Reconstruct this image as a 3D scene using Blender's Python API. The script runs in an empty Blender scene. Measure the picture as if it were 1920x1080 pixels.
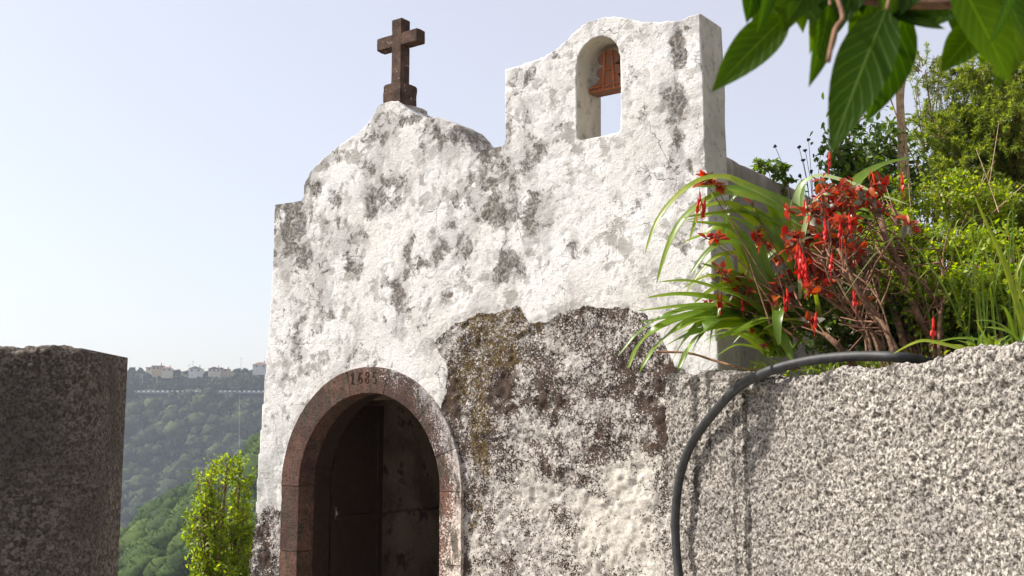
import bpy, bmesh, math, random
import numpy as np
from math import sin, cos, radians, pi
from mathutils import Vector, Matrix
random.seed(7); rng = np.random.default_rng(7)
sc = bpy.context.scene; C = sc.collection

# ------------------------------------------------------------------ camera frame
F = 2070.0; TH = radians(7.7); EZ = 1.6; YAW = radians(35.7)
U = Vector((cos(YAW), -sin(YAW), 0)); V = Vector((sin(YAW), cos(YAW), 0))
P0 = Vector((-1.058, 8.5, 0))
def ray(x, y):
    a = (x-960)/F; b = (540-y)/F
    return Vector((a, cos(TH)-b*sin(TH), sin(TH)+b*cos(TH)))
def W(x, y, Y):                                  # point of the place at depth Y
    r = ray(x, y); return Vector((0, 0, EZ)) + r*(Y/r.y)
def fp(x, y):                                    # point on the facade plane -> (along, height)
    r = ray(x, y); t = P0.dot(V)/r.dot(V); p = r*t
    return ((p-P0).dot(U), p.z+EZ)
def L2W(s, d, z): return P0 + U*s + V*d + Vector((0, 0, z))

# ------------------------------------------------------------------ numpy noise
def _h(i, j, k, s=0):
    n = (i.astype(np.int64)*374761393 + j.astype(np.int64)*668265263 + k.astype(np.int64)*2147483647 + s*1274126177) & 0xffffffff
    n = ((n ^ (n >> 13))*1274126177) & 0xffffffff
    n = ((n ^ (n >> 16))*2246822519) & 0xffffffff
    return ((n ^ (n >> 15)) & 0xffffff)/float(0xffffff)
def vn(P, sc_, seed=0):                          # value noise 0..1
    Q = P*sc_; I = np.floor(Q); f = Q-I; f = f*f*(3-2*f); I = I.astype(np.int64); r = 0
    for a in (0, 1):
        for b in (0, 1):
            for c in (0, 1):
                w = (f[:, 0] if a else 1-f[:, 0])*(f[:, 1] if b else 1-f[:, 1])*(f[:, 2] if c else 1-f[:, 2])
                r = r + w*_h(I[:, 0]+a, I[:, 1]+b, I[:, 2]+c, seed)
    return r
def fbm(P, sc_, o=4, seed=0, g=.5):
    r = 0; a = 1; t = 0
    for i in range(o):
        r = r + a*vn(P, sc_*2**i, seed+i); t += a; a *= g
    return r/t
def worley(P, sc_, seed=0):
    Q = P*sc_; I = np.floor(Q).astype(np.int64); best = np.full(len(P), 9.)
    for a in (-1, 0, 1):
        for b in (-1, 0, 1):
            for c in (-1, 0, 1):
                J = I + np.array([a, b, c])
                pt = np.stack([J[:, 0]+_h(J[:, 0], J[:, 1], J[:, 2], seed), J[:, 1]+_h(J[:, 0], J[:, 1], J[:, 2], seed+11), J[:, 2]+_h(J[:, 0], J[:, 1], J[:, 2], seed+23)], 1)
                best = np.minimum(best, ((pt-Q)**2).sum(1))
    return np.sqrt(best)
def sstep(a, b, x): t = np.clip((x-a)/(b-a), 0, 1); return t*t*(3-2*t)

# ------------------------------------------------------------------ node helper
class NT:
    def __init__(s, name):
        s.m = bpy.data.materials.new(name); s.m.use_nodes = True; s.t = s.m.node_tree; s.t.nodes.clear()
        s.out = s.t.nodes.new('ShaderNodeOutputMaterial')
    def n(s, ty, **k):
        x = s.t.nodes.new(ty)
        for a, b in k.items(): setattr(x, a, b)
        return x
    def set(s, sock, v):
        if isinstance(v, bpy.types.NodeSocket): s.t.links.new(v, sock)
        elif isinstance(v, (tuple, list)) and sock.type == 'RGBA' and len(v) == 3: sock.default_value = (*v, 1)
        else: sock.default_value = v
    def obj(s): return s.n('ShaderNodeTexCoord').outputs['Object']
    def scl(s, v, sc3):
        x = s.n('ShaderNodeMapping'); s.set(x.inputs[0], v); x.inputs['Scale'].default_value = sc3; return x.outputs[0]
    def noise(s, scale, detail=5, rough=.55, vec=None, dist=0, col=False):
        x = s.n('ShaderNodeTexNoise'); s.set(x.inputs['Scale'], scale); x.inputs['Detail'].default_value = detail
        x.inputs['Roughness'].default_value = rough; x.inputs['Distortion'].default_value = dist
        s.set(x.inputs['Vector'], vec if vec is not None else s.obj()); return x.outputs[1 if col else 0]
    def vor(s, scale, feat='F1', vec=None, out='Distance', rand=1):
        x = s.n('ShaderNodeTexVoronoi', feature=feat); x.inputs['Scale'].default_value = scale; x.inputs['Randomness'].default_value = rand
        s.set(x.inputs['Vector'], vec if vec is not None else s.obj()); return x.outputs[out]
    def math(s, op, a, b=0, c=0, clamp=False):
        x = s.n('ShaderNodeMath', operation=op, use_clamp=clamp)
        s.set(x.inputs[0], a); s.set(x.inputs[1], b); s.set(x.inputs[2], c); return x.outputs[0]
    def mr(s, v, a, b, c=0., d=1.):
        x = s.n('ShaderNodeMapRange'); x.interpolation_type = 'SMOOTHSTEP'; s.set(x.inputs[0], v)
        for i, q in enumerate((a, b, c, d)): x.inputs[i+1].default_value = q
        return x.outputs[0]
    def mix(s, f, a, b, mode='MIX'):
        x = s.n('ShaderNodeMix', data_type='RGBA', blend_type=mode); s.set(x.inputs[0], f); s.set(x.inputs[6], a); s.set(x.inputs[7], b); return x.outputs[2]
    def attr(s, name, out='Fac'):
        x = s.n('ShaderNodeAttribute', attribute_name=name); return x.outputs[out]
    def bump(s, h, strength, dist, normal=None):
        x = s.n('ShaderNodeBump'); x.inputs['Strength'].default_value = strength; x.inputs['Distance'].default_value = dist
        s.set(x.inputs['Height'], h)
        if normal is not None: s.set(x.inputs['Normal'], normal)
        return x.outputs[0]
    def bsdf(s, col, rough=.8, normal=None, metal=0, spec=.3, **k):
        x = s.n('ShaderNodeBsdfPrincipled'); s.set(x.inputs['Base Color'], col); s.set(x.inputs['Roughness'], rough)
        s.set(x.inputs['Metallic'], metal); s.set(x.inputs['Specular IOR Level'], spec)
        if normal is not None: s.set(x.inputs['Normal'], normal)
        for a, b in k.items(): s.set(x.inputs[a], b)
        return x.outputs[0]
    def end(s, sh): s.t.links.new(sh, s.out.inputs[0]); return s.m

# ------------------------------------------------------------------ object helpers
def tag(o, label=None, cat=None, group=None, kind=None):
    if label: o['label'] = label
    if cat: o['category'] = cat
    if group: o['group'] = group
    if kind: o['kind'] = kind
    return o
def empty(name, loc=(0, 0, 0), rz=0):
    o = bpy.data.objects.new(name, None); C.objects.link(o); o.location = loc; o.rotation_euler = (0, 0, rz)
    o.empty_display_size = .2; return o
def link(name, me, mat, parent=None, smooth=True):
    if mat is not None: me.materials.append(mat)
    if smooth: me.polygons.foreach_set('use_smooth', [True]*len(me.polygons))
    o = bpy.data.objects.new(name, me); C.objects.link(o)
    if parent: o.parent = parent
    return o
def frombm(name, bm, mat, parent=None, smooth=False):
    bmesh.ops.recalc_face_normals(bm, faces=bm.faces)
    me = bpy.data.meshes.new(name); bm.to_mesh(me); bm.free(); return link(name, me, mat, parent, smooth)

class Geo:
    """collects leaves and tubes in world space; o = origin of the thing"""
    def __init__(s, o=(0, 0, 0)): s.v = []; s.f = []; s.uv = []; s.o = Vector(o)
    def tube(s, pts, rad, n=6, cap=True, lump=0):
        pts = [Vector(p)-s.o for p in pts]; b = len(s.v); k = len(pts)
        if not isinstance(rad, (list, tuple)): rad = [rad]*k
        up = Vector((.31, .17, .93))
        for i, p in enumerate(pts):
            d = (pts[min(i+1, k-1)]-pts[max(i-1, 0)]).normalized()
            a = d.cross(up)
            if a.length < .05: a = d.cross(Vector((1, 0, 0)))
            a.normalize(); c = d.cross(a)
            for j in range(n):
                r = rad[i]*(1+lump*random.uniform(-1, 1)); t = 2*pi*j/n
                s.v.append(p + a*(cos(t)*r) + c*(sin(t)*r))
        for i in range(k-1):
            for j in range(n):
                q = b+i*n; s.f.append((q+j, q+(j+1) % n, q+n+(j+1) % n, q+n+j)); s.uv.append(((0, 0), (1, 0), (1, 1), (0, 1)))
        if cap:
            for q in (b, b+(k-1)*n): s.f.append(tuple(q+j for j in range(n))); s.uv.append(tuple((0, 0) for j in range(n)))
    def leaf(s, p, d, nrm, L, w, segs=2, fold=.25, curl=.3, prof=None):
        p = Vector(p)-s.o; d = Vector(d).normalized(); nrm = Vector(nrm); side = d.cross(nrm)
        if side.length < 1e-4: side = d.cross(Vector((1, .2, 0)))
        side.normalize(); nrm = side.cross(d)
        b = len(s.v); pos = p.copy(); dd = d.copy()
        s.v.append(p.copy())
        for i in range(1, segs+1):
            t = i/segs; dd = (dd - nrm*(curl/segs)).normalized(); pos = pos + dd*(L/segs)
            if i == segs: s.v.append(pos.copy()); break
            ww = w*.5*(prof(t) if prof else sin(pi*t**.8))
            up = side.cross(dd)
            s.v += [pos + side*ww + up*(fold*ww), pos.copy(), pos - side*ww + up*(fold*ww)]
        def q(i, c): return b if i == 0 else (b+1+3*(segs-1) if i == segs else b+1+3*(i-1)+c)
        for i in range(segs):
            t0, t1 = i/segs, (i+1)/segs
            for c in (0, 1):
                if i == 0: fc = (b, q(1, c), q(1, c+1)); u = ((.5, 0), (c*.5, t1), (c*.5+.5, t1))
                elif i == segs-1: fc = (q(i, c), q(i+1, 0), q(i, c+1)); u = ((c*.5, t0), (.5, 1), (c*.5+.5, t0))
                else: fc = (q(i, c), q(i+1, c), q(i+1, c+1), q(i, c+1)); u = ((c*.5, t0), (c*.5, t1), (c*.5+.5, t1), (c*.5+.5, t0))
                s.f.append(fc); s.uv.append(u)
    def strap(s, pts, w, face=None, fold=.35):
        """long blade along a spline of world points"""
        P = spline([Vector(p)-s.o for p in pts], 5); k = len(P); b = len(s.v)
        face = Vector(face or (-.3, -.6, .7))
        for i, p in enumerate(P):
            t = i/(k-1); d = (P[min(i+1, k-1)]-P[max(i-1, 0)]).normalized()
            side = d.cross(face).normalized(); up = side.cross(d)
            ww = w*.5*max(.02, min(1, 1.0*(1-t)**.6*1.35))*(.55+.45*min(1, t*4))
            s.v += [p+side*ww+up*(fold*ww), p.copy(), p-side*ww+up*(fold*ww)]
        for i in range(k-1):
            for c in (0, 1):
                q = b+3*i+c; s.f.append((q, q+3, q+4, q+1)); s.uv.append(((c*.5, i/k), (c*.5, (i+1)/k), (c*.5+.5, (i+1)/k), (c*.5+.5, i/k)))
    def build(s, name, mat, parent=None, smooth=True):
        me = bpy.data.meshes.new(name); me.from_pydata([tuple(x) for x in s.v], [], s.f)
        uv = me.uv_layers.new(name='UVMap'); flat = [c for f in s.uv for u in f for c in u]
        if len(flat) == 2*len(me.loops): uv.data.foreach_set('uv', flat)
        return link(name, me, mat, parent, smooth)
def spline(P, m=6):
    out = []; n = len(P)
    for i in range(n-1):
        a, b, c, d = P[max(i-1, 0)], P[i], P[i+1], P[min(i+2, n-1)]
        for j in range(m):
            t = j/m
            out.append(.5*((2*b)+(c-a)*t+(2*a-5*b+4*c-d)*t*t+(3*b-a-3*c+d)*t**3))
    out.append(P[-1].copy()); return out
def box(bm, x0, x1, y0, y1, z0, z1, bev=0):
    r = bmesh.ops.create_cube(bm, size=1, matrix=Matrix.Translation(((x0+x1)/2, (y0+y1)/2, (z0+z1)/2)) @ Matrix.Diagonal((x1-x0, y1-y0, z1-z0, 1)))
    if bev:
        es = list({e for v in r['verts'] for e in v.link_edges}); bmesh.ops.bevel(bm, geom=es, offset=bev, segments=2, affect='EDGES')
def rvec(): 
    while 1:
        v = Vector((random.uniform(-1, 1), random.uniform(-1, 1), random.uniform(-1, 1)))
        if .05 < v.length < 1: return v.normalized()

# ------------------------------------------------------------------ materials
def leafmat(name, cols, var=14., trans=.4, rough=.45, gloss=.4, vein=False, back=None):
    m = NT(name); g = m.n('ShaderNodeNewGeometry')
    r = g.outputs['Random Per Island']
    ramp = m.n('ShaderNodeValToRGB'); m.set(ramp.inputs[0], r); e = ramp.color_ramp.elements
    e[0].color = (*cols[0], 1); e[1].color = (*cols[-1], 1); e[1].position = 1
    for i, c in enumerate(cols[1:-1]): q = e.new((i+1)/(len(cols)-1)); q.color = (*c, 1)
    col = m.mix(m.mr(m.noise(var, 3), .3, .75), m.mix(.55, ramp.outputs[0], cols[0]), ramp.outputs[0])
    nrm = None
    if vein:
        uvn = m.n('ShaderNodeUVMap', uv_map='UVMap').outputs[0]; sp = m.n('ShaderNodeSeparateXYZ'); m.set(sp.inputs[0], uvn)
        au = m.math('ABSOLUTE', m.math('SUBTRACT', sp.outputs[0], .5))
        mid = m.mr(au, .012, .03, 1, 0)
        ph = m.math('FRACT', m.math('SUBTRACT', m.math('MULTIPLY', sp.outputs[1], 9), m.math('MULTIPLY', au, 4.5)))
        lat = m.mr(m.math('ABSOLUTE', m.math('SUBTRACT', ph, .5)), .03, .1, .55, 0)
        vv = m.math('MAXIMUM', mid, lat)
        col = m.mix(m.math('MULTIPLY', vv, .28), col, tuple(min(1, c*2.2+.03) for c in cols[-1]))
        nrm = m.bump(m.math('ADD', vv, m.math('MULTIPLY', m.noise(60, 2), .5)), .4, .002)
    if back is not None: col = m.mix(g.outputs['Backfacing'], col, back)
    p = m.bsdf(col, rough, nrm, spec=gloss)
    t = m.n('ShaderNodeBsdfTranslucent'); hs = m.n('ShaderNodeHueSaturation'); hs.inputs['Value'].default_value = 1.9; hs.inputs['Saturation'].default_value = 1.12
    hs.inputs['Hue'].default_value = .488; m.set(hs.inputs['Color'], col); m.set(t.inputs[0], hs.outputs[0])
    x = m.n('ShaderNodeMixShader'); x.inputs[0].default_value = trans; m.set(x.inputs[1], p); m.set(x.inputs[2], t.outputs[0])
    return m.end(x.outputs[0])
def stone_lichen(m, co, lich, moss, cream, base=((.048, .033, .026), (.105, .070, .053)), fine=1.0):
    """reddish volcanic stone under spots of pale lichen; lich/moss/cream = amount sockets 0..1"""
    b = m.mix(m.mr(m.noise(9*fine, 4, vec=co), .35, .65), base[0], base[1])
    b = m.mix(m.mr(m.noise(70*fine, 3, vec=co), .5, .7), b, (.03, .022, .018))
    wob = m.n('ShaderNodeVectorMath', operation='ADD'); m.set(wob.inputs[0], co)
    ws = m.n('ShaderNodeVectorMath', operation='SCALE'); m.set(ws.inputs[0], m.noise(45, 3, vec=co, col=True)); ws.inputs['Scale'].default_value = .022; m.set(wob.inputs[1], ws.outputs[0])
    wv = wob.outputs[0]
    amt = m.math('ADD', lich, m.math('MULTIPLY', m.math('SUBTRACT', m.noise(6, 5, .65, vec=co), .5), 1.3))
    res = b
    spots = None
    for sc_, k in ((34, .12), (66, .0), (130, .0)):
        rad = m.math('MULTIPLY', m.math('ADD', amt, -k), .62)
        rad = m.math('MULTIPLY', rad, m.mr(m.vor(sc_, vec=wv, out='Color'), 0, .9, .45, 1.15))
        d = m.math('SUBTRACT', rad, m.vor(sc_, vec=wv))
        s1 = m.mr(d, -.03, .07)
        spots = s1 if spots is None else m.math('MAXIMUM', spots, s1)
    lc = m.mix(m.mr(m.noise(22, 4, .6, vec=co), .35, .62), (.40, .37, .355), (.66, .61, .56))
    lc = m.mix(m.math('MULTIPLY', m.mr(m.noise(75, 5, .75, vec=co), .50, .60), .75), lc, (.16, .13, .105))
    lc = m.mix(m.math('MULTIPLY', cream, m.mr(m.noise(30, 6, .75, vec=co), .42, .58, .35, 1)), lc, (.76, .71, .61))
    res = m.mix(spots, b, lc)
    mossf = m.math('MULTIPLY', m.mr(m.math('ADD', moss, m.math('MULTIPLY', m.math('SUBTRACT', m.noise(14, 5, .7, vec=co), .5), 1.6)), .45, .62), m.mr(m.noise(60, 5, .75, vec=co), .42, .56, .0, 1))
    res = m.mix(mossf, res, m.mix(m.mr(m.noise(40, 3, vec=co), .4, .6), (.075, .040, .010), (.14, .095, .016)))
    return res, spots, mossf

def plaster_mat():
    m = NT('limewashed_plaster'); co = m.obj()
    A = m.n('ShaderNodeAttribute', attribute_name='mask'); s = m.n('ShaderNodeSeparateColor'); m.set(s.inputs[0], A.outputs['Color'])
    patch, stain, moss = s.outputs[0], s.outputs[1], s.outputs[2]; cream = A.outputs['Alpha']
    # limewash with greying
    col = m.mix(m.mr(m.noise(2.3, 5, .6, vec=co), .38, .66), (.74, .72, .70), (.63, .605, .575))
    col = m.mix(m.mr(m.noise(1.1, 3, .5, vec=co), .5, .68), col, (.70, .67, .63))
    wv = m.mix(.13, co, m.noise(9, 7, .72, vec=co, col=True))
    # soft grey wash, running a little downwards
    gw = m.noise(3.4, 9, .66, vec=m.scl(wv, (1.25, 1, .75)), dist=.5)
    col = m.mix(m.math('MULTIPLY', m.mr(m.math('ADD', gw, m.math('MULTIPLY', stain, .26)), .51, .62), .50), col, (.30, .28, .27))
    # many small separate blooms of algae
    bl = m.mr(m.noise(8.5, 7, .62, vec=wv), .56, .605)
    col = m.mix(m.math('MULTIPLY', bl, m.mr(m.noise(2.0, 3, vec=co), .35, .6, .25, .78)), col, (.27, .255, .225))
    fk = m.mr(m.noise(40, 8, .78, vec=co), .54, .62); col = m.mix(m.math('MULTIPLY', fk, .5), col, (.24, .225, .2))
    # dark patches with a shape of their own
    n1 = m.noise(11, 8, .68, vec=wv, dist=.7)
    st = m.mr(m.math('ADD', stain, m.math('MULTIPLY', m.math('SUBTRACT', n1, .5), 3.6)), .34, .62)
    st = m.math('MULTIPLY', st, m.mr(m.noise(38, 6, .75, vec=co), .40, .56, .42, 1))
    col = m.mix(m.math('MULTIPLY', st, .93), col, m.mix(m.mr(m.noise(19, 4, vec=co), .4, .6), (.032, .028, .023), (.125, .10, .075)))
    pin = m.mr(m.noise(85, 3, .6, vec=co), .68, .76); col = m.mix(m.math('MULTIPLY', pin, .55), col, (.12, .11, .1))
    # hairline cracks
    cr = m.mr(m.vor(1.3, 'DISTANCE_TO_EDGE', vec=m.mix(.12, co, m.noise(4, 5, .7, vec=co, col=True))), .0, .0045, 1, 0)
    crm = m.math('MULTIPLY', cr, m.mr(m.noise(1.7, 2, vec=co), .5, .58)); col = m.mix(m.math('MULTIPLY', crm, .7), col, (.1, .09, .08))
    # exposed stone
    lich = m.mr(m.noise(3.0, 3, vec=co), .3, .7, .57, 1.05); lich = m.math('ADD', lich, m.math('MULTIPLY', cream, .65)); lich = m.math('SUBTRACT', lich, m.math('MULTIPLY', moss, .10)); lich = m.math('SUBTRACT', lich, m.math('MULTIPLY', stain, .62))
    stn, spots, mossf = stone_lichen(m, co, lich, moss, cream)
    edge = m.math('ADD', patch, m.math('MULTIPLY', m.math('SUBTRACT', m.noise(26, 5, .7, vec=co), .5), .35))
    pf = m.mr(edge, .46, .54)
    col = m.mix(pf, col, stn)
    h1 = m.math('ADD', m.noise(48, 8, .74, vec=co, dist=.6), m.math('MULTIPLY', m.math('ABSOLUTE', m.math('SUBTRACT', m.noise(24, 6, .66, vec=co, dist=.6), .5)), .9)); h2 = m.math('MULTIPLY', m.mr(m.noise(14, 5, .6, vec=co), .49, .53), .16)
    hp = m.math('ADD', m.math('MULTIPLY', h1, .8), h2); hp = m.math('SUBTRACT', hp, m.math('MULTIPLY', crm, .4)); hp = m.math('SUBTRACT', hp, m.math('MULTIPLY', m.math('ADD', st, bl), .12))
    hs = m.math('ADD', m.math('MULTIPLY', spots, .55), m.math('MULTIPLY', m.noise(50, 8, .78, vec=co), 2.4))
    hm = m.n('ShaderNodeMix', data_type='FLOAT'); m.set(hm.inputs[0], pf); m.set(hm.inputs[2], hp); m.set(hm.inputs[3], hs)
    nr = m.bump(hm.outputs[0], .75, .0105)
    return m.end(m.bsdf(col, .9, nr, spec=.15))
M = {}
M['plaster'] = plaster_mat()
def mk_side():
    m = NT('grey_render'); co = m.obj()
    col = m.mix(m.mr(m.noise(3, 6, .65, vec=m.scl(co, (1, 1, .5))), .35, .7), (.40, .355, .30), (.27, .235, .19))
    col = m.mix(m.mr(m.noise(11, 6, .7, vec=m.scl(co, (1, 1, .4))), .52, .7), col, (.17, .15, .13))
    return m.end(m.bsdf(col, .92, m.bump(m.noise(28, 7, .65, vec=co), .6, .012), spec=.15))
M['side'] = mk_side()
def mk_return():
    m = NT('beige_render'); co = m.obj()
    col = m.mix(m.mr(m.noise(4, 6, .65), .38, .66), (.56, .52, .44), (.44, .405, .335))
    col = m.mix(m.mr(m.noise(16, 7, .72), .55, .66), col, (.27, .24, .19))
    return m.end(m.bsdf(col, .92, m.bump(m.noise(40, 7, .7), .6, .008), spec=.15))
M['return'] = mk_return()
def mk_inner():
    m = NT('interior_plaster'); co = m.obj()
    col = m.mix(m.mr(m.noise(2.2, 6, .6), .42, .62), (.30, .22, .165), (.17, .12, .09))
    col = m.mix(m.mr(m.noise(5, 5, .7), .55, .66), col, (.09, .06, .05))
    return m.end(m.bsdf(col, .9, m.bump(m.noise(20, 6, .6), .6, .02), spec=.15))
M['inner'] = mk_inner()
def mk_surround():
    m = NT('red_tuff'); co = m.obj()
    A = m.n('ShaderNodeAttribute', attribute_name='mask'); s = m.n('ShaderNodeSeparateColor'); m.set(s.inputs[0], A.outputs['Color'])
    c, sp, mo = stone_lichen(m, co, s.outputs[0], s.outputs[1], 0.0, base=((.095, .050, .038), (.15, .082, .062)), fine=.8)
    c = m.mix(.35, c, m.mix(s.outputs[2], (.12, .05, .04), (.24, .125, .095)), 'MIX') if False else c
    g = m.n('ShaderNodeNewGeometry').outputs['Random Per Island']
    c = m.mix(1, c, m.mix(g, (.66, .66, .70), (1.3, 1.2, 1.12)), 'MULTIPLY')
    dk = m.math('MULTIPLY', m.mr(m.noise(9, 7, .7, vec=m.scl(co, (1.6, 1, .45))), .485, .60), .85); c = m.mix(dk, c, m.mix(m.mr(m.noise(50, 4, .7, vec=co), .4, .6), (.03, .022, .018), (.09, .075, .05)))
    tool = m.noise(14, 3, vec=m.scl(co, (1, 1, 9)))
    h = m.math('ADD', m.math('MULTIPLY', sp, .3), m.math('ADD', m.math('MULTIPLY', tool, .6), m.noise(80, 5, .7, vec=co)))
    return m.end(m.bsdf(c, .85, m.bump(h, .6, .007), spec=.2))
M['tuff'] = mk_surround()
def mk_cross():
    m = NT('brown_stone'); co = m.obj()
    c = m.mix(m.mr(m.noise(10, 5, .6), .35, .65), (.045, .026, .018), (.105, .06, .042))
    c = m.mix(m.mr(m.noise(28, 4, .7), .62, .7), c, (.42, .38, .30)); c = m.mix(m.mr(m.noise(17, 5, .7), .66, .75), c, (.06, .06, .02))
    return m.end(m.bsdf(c, .88, m.bump(m.noise(50, 6, .7), .7, .008), spec=.2))
M['cross'] = mk_cross()
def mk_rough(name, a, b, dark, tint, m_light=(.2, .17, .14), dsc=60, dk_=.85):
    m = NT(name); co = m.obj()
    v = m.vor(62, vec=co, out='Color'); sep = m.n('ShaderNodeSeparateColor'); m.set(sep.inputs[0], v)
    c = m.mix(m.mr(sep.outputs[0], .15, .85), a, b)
    c = m.mix(m.mr(m.noise(2.4, 5, .6, vec=co), .42, .7), c, tint); c = m.mix(m.math('MULTIPLY', m.attr('lit_end'), m.mr(m.noise(3.1, 5, .65, vec=co), .35, .6, .25, 1)), c, m.mix(m.mr(m.noise(55, 4, .7, vec=co), .42, .56), m_light, a))
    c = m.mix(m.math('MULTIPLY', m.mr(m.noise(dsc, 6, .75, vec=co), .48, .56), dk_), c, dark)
    # dark vertical streaks, and dirt along the top edge
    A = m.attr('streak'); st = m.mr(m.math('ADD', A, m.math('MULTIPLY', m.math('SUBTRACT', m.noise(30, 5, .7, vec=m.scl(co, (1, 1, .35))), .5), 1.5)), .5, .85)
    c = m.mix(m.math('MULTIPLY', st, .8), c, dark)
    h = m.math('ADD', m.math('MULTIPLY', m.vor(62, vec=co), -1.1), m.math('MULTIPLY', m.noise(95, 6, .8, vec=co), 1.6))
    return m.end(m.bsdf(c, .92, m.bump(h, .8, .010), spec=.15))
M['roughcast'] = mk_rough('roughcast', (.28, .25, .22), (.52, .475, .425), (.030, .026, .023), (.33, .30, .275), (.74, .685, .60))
M['roughcast_dark'] = mk_rough('brown_roughcast', (.095, .077, .064), (.225, .188, .158), (.024, .020, .018), (.11, .09, .078), dsc=85, dk_=.7)
def simple(name, c1, c2, sc_=12, rough=.7, bumpd=.004, bs=40, metal=0, spec=.3, st=.5):
    m = NT(name); c = m.mix(m.mr(m.noise(sc_, 5, .65), .35, .68), c1, c2)
    return m.end(m.bsdf(c, rough, m.bump(m.noise(bs, 5, .65), st, bumpd), metal=metal, spec=spec))
M['door'] = simple('dark_door_paint', (.040, .022, .016), (.026, .015, .011), 14, .5, .002, 60)
M['metal'] = simple('worn_steel', (.62, .62, .62), (.35, .34, .33), 30, .35, .001, metal=1)
M['rust'] = simple('rusty_iron', (.42, .13, .04), (.24, .065, .025), 22, .8, .004, 60)
M['yoke'] = simple('weathered_yoke_wood', (.26, .085, .035), (.15, .11, .09), 16, .8, .008, 35)
M['hose'] = simple('black_rubber', (.014, .014, .015), (.032, .032, .033), 25, .6, .001, 80, spec=.5)
M['bark'] = simple('bark', (.22, .125, .07), (.075, .038, .024), 38, .85, .008, 70)
M['thinbark'] = simple('red_brown_twig', (.24, .125, .07), (.10, .048, .034), 30, .8, .003, 70)
M['dry'] = simple('dry_stalk', (.46, .33, .19), (.26, .17, .10), 20, .8, .003, 70)
M['darktwig'] = simple('dark_twig', (.05, .035, .04), (.03, .02, .02), 20, .8, .003, 70)
M['soil'] = simple('soil_litter', (.10, .065, .04), (.045, .03, .02), 9, .95, .05, 14)
M['ground'] = simple('earth_and_scrub', (.028, .036, .014), (.05, .05, .025), .35, .95, .1, 3)
M['path'] = simple('worn_concrete_path', (.50, .46, .40), (.38, .35, .31), 3, .9, .02, 20)
M['roof'] = simple('roof_tile', (.20, .10, .07), (.15, .075, .055), .8, .85, .05, 3)
M['roofgrey'] = simple('grey_roof', (.30, .27, .26), (.22, .19, .18), .8, .85, .05, 3)
M['cream'] = simple('house_render_cream', (.56, .50, .38), (.46, .40, .3), .5, .9, .02, 4)
M['orange'] = simple('house_render_ochre', (.46, .36, .22), (.38, .29, .18), .5, .9, .02, 4)
M['white'] = simple('house_render_white', (.60, .59, .55), (.5, .48, .45), .5, .9, .02, 4)
M['pole'] = simple('weathered_pole', (.30, .28, .26), (.2, .19, .18), 3, .8, .01, 8)
M['window'] = simple('dark_pane', (.03, .035, .04), (.02, .022, .025), 3, .15, .001, 8, spec=.6)
M['parapet'] = simple('parapet_whitewash', (.85, .84, .82), (.7, .69, .66), 1, .9, .01, 8)
M['asphalt'] = simple('asphalt', (.06, .06, .06), (.045, .045, .045), 2, .9, .01, 8)
M['lime'] = leafmat('lime_leaves', [(.12, .20, .012), (.24, .33, .02), (.42, .46, .04)], trans=.52)
M['midgreen'] = leafmat('mid_green_leaves', [(.05, .10, .012), (.085, .15, .018), (.15, .23, .03)], trans=.42, gloss=.5)
M['olive'] = leafmat('needle_leaves', [(.09, .14, .025), (.18, .24, .035), (.36, .39, .05)], trans=.5)
M['strap'] = leafmat('strap_leaves', [(.10, .18, .014), (.18, .27, .02), (.34, .38, .045)], trans=.5, rough=.35, gloss=.5, back=(.16, .24, .07))
M['paleblade'] = leafmat('pale_blade', [(.30, .38, .16), (.36, .42, .2)], trans=.35, rough=.35)
M['big'] = leafmat('broad_leaf', [(.010, .034, .001), (.034, .080, .002), (.065, .120, .004)], var=9, trans=.6, rough=.45, gloss=.15, vein=True)
M['redleaf'] = leafmat('orange_red_leaves', [(.28, .028, .012), (.50, .08, .015), (.55, .17, .025), (.18, .05, .025), (.42, .045, .015)], trans=.5, back=(.24, .06, .035))
M['greyleaf'] = leafmat('dusty_leaves', [(.10, .10, .06), (.17, .14, .10)], trans=.3)
M['redflower'] = leafmat('scarlet_flowers', [(.55, .025, .02), (.70, .05, .03)], trans=.35, rough=.4)
M['canopy'] = leafmat('forest_canopy', [(.012, .022, .006), (.026, .042, .010), (.050, .070, .016), (.085, .095, .030)], var=.25, trans=.05, rough=.8, gloss=.1)
M['hillbush'] = leafmat('hillside_bushes', [(.022, .042, .008), (.045, .080, .012), (.09, .13, .022)], var=.3, trans=.1, rough=.8, gloss=.1)

# ------------------------------------------------------------------ terrain
def terrain_h(X, Y):
    P = np.stack([X, Y, np.zeros_like(X)], 1)
    near = np.where(Y > 11, -.42*(Y-11), 0) - np.where((X < -5) & (Y > -5), .25*(-5-X), 0)*sstep(2, 12, Y)
    valley = np.maximum(near, -95)
    spur = np.clip(-12.3+(X+73)*.60, -95, 2) - np.maximum(250-Y, 0)*.28 - np.maximum(Y-255, 0)*1.1 + fbm(P, .03, 3)*5-2.5
    spur = np.where(Y > 60, spur, -999)
    hill = np.interp(Y, [560, 620, 700, 762, 768, 800, 815, 860, 3000], [-120, -88, -30, 30, 32.5, 46, 50, 52, 35]) + (fbm(P, .012, 3)-.5)*16*sstep(600, 690, Y)*(1-sstep(740, 770, Y)) + sstep(-140, -40, X)*3*(Y > 780)
    hill = np.where(Y > 560, hill, -999)
    far = np.maximum(np.maximum(valley, spur), hill)
    return far
def axis(lo, hi, fine_lo, fine_hi, f, k=1.35):
    a = list(np.arange(fine_lo, fine_hi+f/2, f)); s = f
    while a[-1] < hi: s *= k; a.append(min(a[-1]+s, hi))
    s = f
    while a[0] > lo: s *= k; a.insert(0, max(a[0]-s, lo))
    return np.array(a)
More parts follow.
